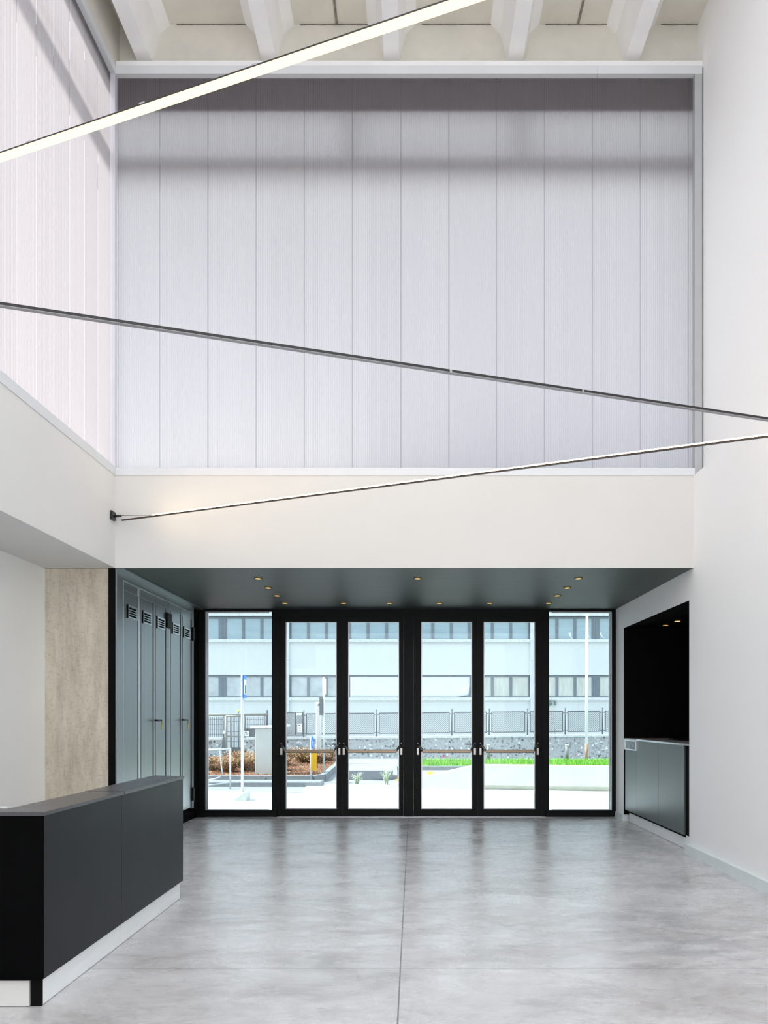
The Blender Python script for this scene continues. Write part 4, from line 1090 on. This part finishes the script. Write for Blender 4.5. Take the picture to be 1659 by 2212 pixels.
# ------------------------------------------------------------------ outside: plants
def tuft(mb, x, y, z, h, spread, k, leaves=False):
    for i in range(k):
        a_ = random.uniform(0, 6.28); l_ = random.uniform(.4, 1) * spread; hh = h * random.uniform(.5, 1.05)
        w_ = random.uniform(.006, .012)
        bx, by = x + random.uniform(-.25, .25) * spread, y + random.uniform(-.25, .25) * spread
        tx, ty = bx + l_ * math.cos(a_), by + l_ * math.sin(a_)
        mx_, my_ = bx + .4 * l_ * math.cos(a_), by + .4 * l_ * math.sin(a_)
        px_, py_ = -math.sin(a_) * w_, math.cos(a_) * w_
        mb.cur = random.choice(mb.choices)
        mb.add([(bx - px_, by - py_, z), (bx + px_, by + py_, z), (mx_ + px_, my_ + py_, z + hh * .65), (mx_ - px_, my_ - py_, z + hh * .65), (tx, ty, z + hh)],
               [(0, 1, 2, 3), (3, 2, 4)])
        if leaves:
            for q_ in range(3):
                t = random.uniform(.4, 1); lx, ly, lz = bx + (tx - bx) * t, by + (ty - by) * t, z + hh * t
                s_ = random.uniform(.015, .034); b_ = random.uniform(0, 6.28)
                mb.cur = random.choice(mb.leafs)
                mb.add([(lx, ly, lz), (lx + s_ * math.cos(b_), ly + s_ * math.sin(b_), lz + s_ * .3), (lx + 1.5 * s_ * math.cos(b_ + .6), ly + 1.5 * s_ * math.sin(b_ + .6), lz + s_), (lx + s_ * math.cos(b_ + 1.2), ly + s_ * math.sin(b_ + 1.2), lz + s_ * .7)], [(0, 1, 2, 3)])
pm = [M['dry1'], M['dry2'], M['dry3'], M['dry4']]
spots = [(-5.05, 18.6, .5), (-4.55, 18.9, .55), (-4.75, 20.2, .62), (-4.15, 19.4, .6), (-5.6, 19.2, .5), (-4.0, 21.2, .65), (-5.4, 21.0, .6), (-3.75, 19.0, .5),
         (-3.6, 22.6, .55), (-3.15, 22.2, .5), (-2.95, 23.4, .5), (-3.9, 23.6, .6), (-4.7, 22.6, .6), (-3.35, 24.4, .5)]
where = ['left foremost by the tube barrier', 'behind the blue sign pole', 'farther behind the tube barrier', 'just left of the utility cabinet', 'at the far left edge', 'behind the utility cabinet by the wall',
         'below the wire gate', 'close against the utility cabinet', 'left behind the yellow marker plate', 'behind the yellow marker plate', 'beside the thick pale post', 'left of the thick pale post', 'at the foot of the stone wall left', 'behind the thick pale post']
for (x, y, h), wq in zip(spots, where):
    t = MB(); t.choices = [0, 0, 3, 0, 2, 1]; t.leafs = [1, 2, 2, 0, 3, 2]
    tuft(t, x, y, .11, h * .8, .55, 300, True)
    tag(build('dry_shrub', t, pm, base=(x, y, .11)), 'dry straw and red shrub ' + wq, 'shrub', 'dry shrubs in the mulch bed')
mc = MB()
for i in range(5200):
    x = random.uniform(-6.2, -2.45); y = random.uniform(17.1, 24); s_ = random.uniform(.015, .045); a_ = random.uniform(0, 6.28)
    z = .122 + random.uniform(0, .02)
    mc.mat(random.choice((0, 0, 1, 2, 3))).add([(x, y, z), (x + s_ * math.cos(a_), y + s_ * math.sin(a_), z + random.uniform(0, .02)), (x + s_ * math.cos(a_ + .5) * 1.2, y + s_ * 1.2 * math.sin(a_ + .5), z + random.uniform(0, .03)), (x + .5 * s_ * math.cos(a_ + 1.3), y + .5 * s_ * math.sin(a_ + 1.3), z + .005)], [(0, 1, 2, 3)])
tag(build('bark_chips', mc, [M['dry2'], M['dry3'], M['mulch'], M['dry1']], base=(-4.3, 20, .12)), 'loose red brown bark chips and leaves covering the bed', 'bark chips', kind='stuff')
for px, Yq, h, lab in ((771, 16.6, .28, 'small weed growing at the paving edge behind the second door leaf'), (834, 16.5, .42, 'taller weed growing at the paving edge near the concrete wall tip'), (737, 16.9, .3, 'weed half hidden behind the meeting stiles of the left doors')):
    t = MB(); t.choices = [0, 1]; t.leafs = [0, 1]
    tuft(t, ax(px, Yq), Yq, -.02, h, .16, 34, True)
    tag(build('weed', t, [M['weed'], M['weed2']], base=(ax(px, Yq), Yq, -.02)), lab, 'weed', 'weeds at the paving edge')

# ------------------------------------------------------------------ outside: building across the road
YA = 36.0
hx = lambda px: (px - VX) / (K / YA)
hz = lambda py: EYE + (VY - py) / (K / YA)
bd = empty('building', (0, YA, 0), 'long white rendered building with two bands of windows across the road', 'building')
wb_ = MB()
XA, XB = -16.0, 16.0
for z0, z1 in ((-.2, hz(1513)), (hz(1458), hz(1387)), (hz(1322), 10.5)):
    wb_.box(XA, XB, YA, YA + 6, z0, z1)
wb_.box(XA, XB, YA + .25, YA + 6, hz(1513), hz(1458)).box(XA, XB, YA + .25, YA + 6, hz(1387), hz(1322))
build('wall', wb_, M['facade'], bd)
for px in (619, 1151):
    pl = MB().box(hx(px - 6), hx(px + 6), YA - .12, YA + .3, -.1, hz(1426.4)).box(hx(px - 6), hx(px + 6), YA - .12, YA + .3, hz(1425.6), hz(1318))
    build('pilaster', pl, M['pil'], bd)
for z0, z1 in ((1513, 1506.5), (1387.5, 1381.5)):
    for x0, x1_ in ((300, 612.5), (625.5, 1144.5), (1157.5, 1500)):
        build('sill', MB().box(hx(x0), hx(x1_), YA - .14, YA + .2, hz(z0), hz(z1)), M['sill'], bd)
for x0, x1_ in ((300, 518.8), (519.2, 612.5), (625.5, 1144.5), (1157.5, 1248), (1248.4, 1500)):
    build('cornice', MB().box(hx(x0), hx(x1_), YA - .16, YA + .2, hz(1331), hz(1322.5)), M['sill'], bd)
panes = []
for s0 in (629,):
    pass
main = [(629, 663), (669, 702), (708, 741), (758, 792), (798, 832), (838, 871), (898, 932), (938, 972), (978, 1011), (1028, 1061), (1067, 1101), (1107, 1141)]
left = [(489, 522), (528, 562), (568, 606), (438, 471.5), (398, 432), (358, 392)]
right = [(1161, 1201), (1207, 1240), (1246, 1279), (1296, 1330), (1336, 1370), (1376, 1410)]
for band, (zt, zb) in (('up', (1336, 1381.5)), ('low', (1462.5, 1504))):
    for (x0, x1_) in main + left + right:
        cov = band == 'low' and 755 < x0 and x1_ < 1015
        m3 = 3.0
        fw = MB().frame_y(hx(x0 - m3), hx(x1_ + m3), hz(zb) - .05, hz(zt) + .09, YA + .06, YA + .14, m3 / 40.97, b=.05, t=.09)
        wobj = build('window', fw, M['wframe'], bd)
        mm_ = 'pane_a' if band == 'up' else ('pane_c' if x0 > 1025 else 'pane_b')
        build('pane', MB().box(hx(x0), hx(x1_), YA + .10, YA + .115, hz(zb), hz(zt)), M[mm_], wobj)
    for (x0, x1_) in ((744, 755), (874, 895), (1014, 1025), (474.5, 486), (1282, 1293)):
        build('mullion', MB().box(hx(x0), hx(x1_), YA + .05, YA + .15, hz(zb) - .05, hz(zt) + .09).box(hx((x0 + x1_) / 2) - .012, hx((x0 + x1_) / 2) + .012, YA + .04, YA + .06, hz(zb), hz(zt)), M['wframe'], bd)
# white tarpaulin over the middle lower windows, its right corner folded back
tb = MB()
NX, NZ = 40, 8
xa, xb, za_, zb_ = hx(756.5), hx(1014), hz(1505), hz(1462.5)
for i in range(NX + 1):
    for j in range(NZ + 1):
        u, v_ = i / NX, j / NZ
        x = xa + (xb - xa) * u; z = za_ + (zb_ - za_) * v_
        yq = YA + .03 + .012 * math.sin(u * 23 + v_ * 5)
        k = max(0, u - .90) / .10 * max(0, .6 - v_) / .7
        yq -= .16 * k * (0.4 + .6 * math.sin(k * 5)); z += .10 * k; x -= .05 * k
        tb.v.append((x, yq, z))
for i in range(NX):
    for j in range(NZ):
        a_ = i * (NZ + 1) + j
        tb.f.append((a_, a_ + NZ + 1, a_ + NZ + 2, a_ + 1)); tb.m.append(0); tb.sm.append(True)
ts = tag(build('tarpaulin', tb, M['sheet']), 'wide white sheet fixed over the middle windows of the lower band', 'tarpaulin')
sd = ts.modifiers.new('thickness', 'SOLIDIFY'); sd.thickness = .01
tag(build('wall_box', MB().mat(0).cbox(ax(1186, 35.6), ax(1194.5, 35.6), 35.75, 35.99, hz(1524), hz(1518), .02).mat(1).box(ax(1181, 35.6), ax(1196, 35.6), 35.7, 35.99, hz(1514), hz(1513)), [M['green_box'], M['fence']]),
    'small green box mounted below the sill of the building, right side', 'box')
tag(build('vent_pipe', MB().tube([(hx(1199.5), YA - .06, hz(1523)), (hx(1199.5), YA - .06, hz(1514))], .05, 8), M['kerb']), 'short grey pipe stub below the sill beside the green box', 'pipe')
ld = MB()
for xx0, xx1 in ((1187.5, 1183), (1189.5, 1195.5)):
    ld.tube([(hx(xx0), YA - .3, hz(1526)), (hx(xx1) , YA - .9, -.02)], .02, 6)
ld.tube([(hx(1185.5), YA - .4, hz(1561)), (hx(1193), YA - .4, hz(1561))], .02, 6).tube([(hx(1186), YA - .38, hz(1553)), (hx(1192), YA - .38, hz(1553))], .02, 6)
tag(build('step_ladder', ld, M['gate']), 'thin ladder like frame standing behind the fence below the green box', 'ladder')
# rolled papers on the upper window sill inside, right
for px, w_, lab in ((1233, 8, 'pale curled sheet leaning inside the upper right window'), (1272, 9, 'curled sheet inside the upper window beside the white pole'), (1302, 13, 'larger curled sheet inside the upper window at the right edge')):
    r_ = MB(); pts = []
    for k in range(9):
        t = k / 8
        pts.append((hx(px - w_ / 2 + w_ * t * t), hz(1366 + 14 * t)))
    poly = pts + [(p_[0] + .10 * (1 - i / 8) + .03, p_[1]) for i, p_ in reversed(list(enumerate(pts)))]
    r_.prism_y(poly, YA + .088, YA + .098)
    tag(build('curled_sheet', r_, M['sheet']), lab, 'paper')
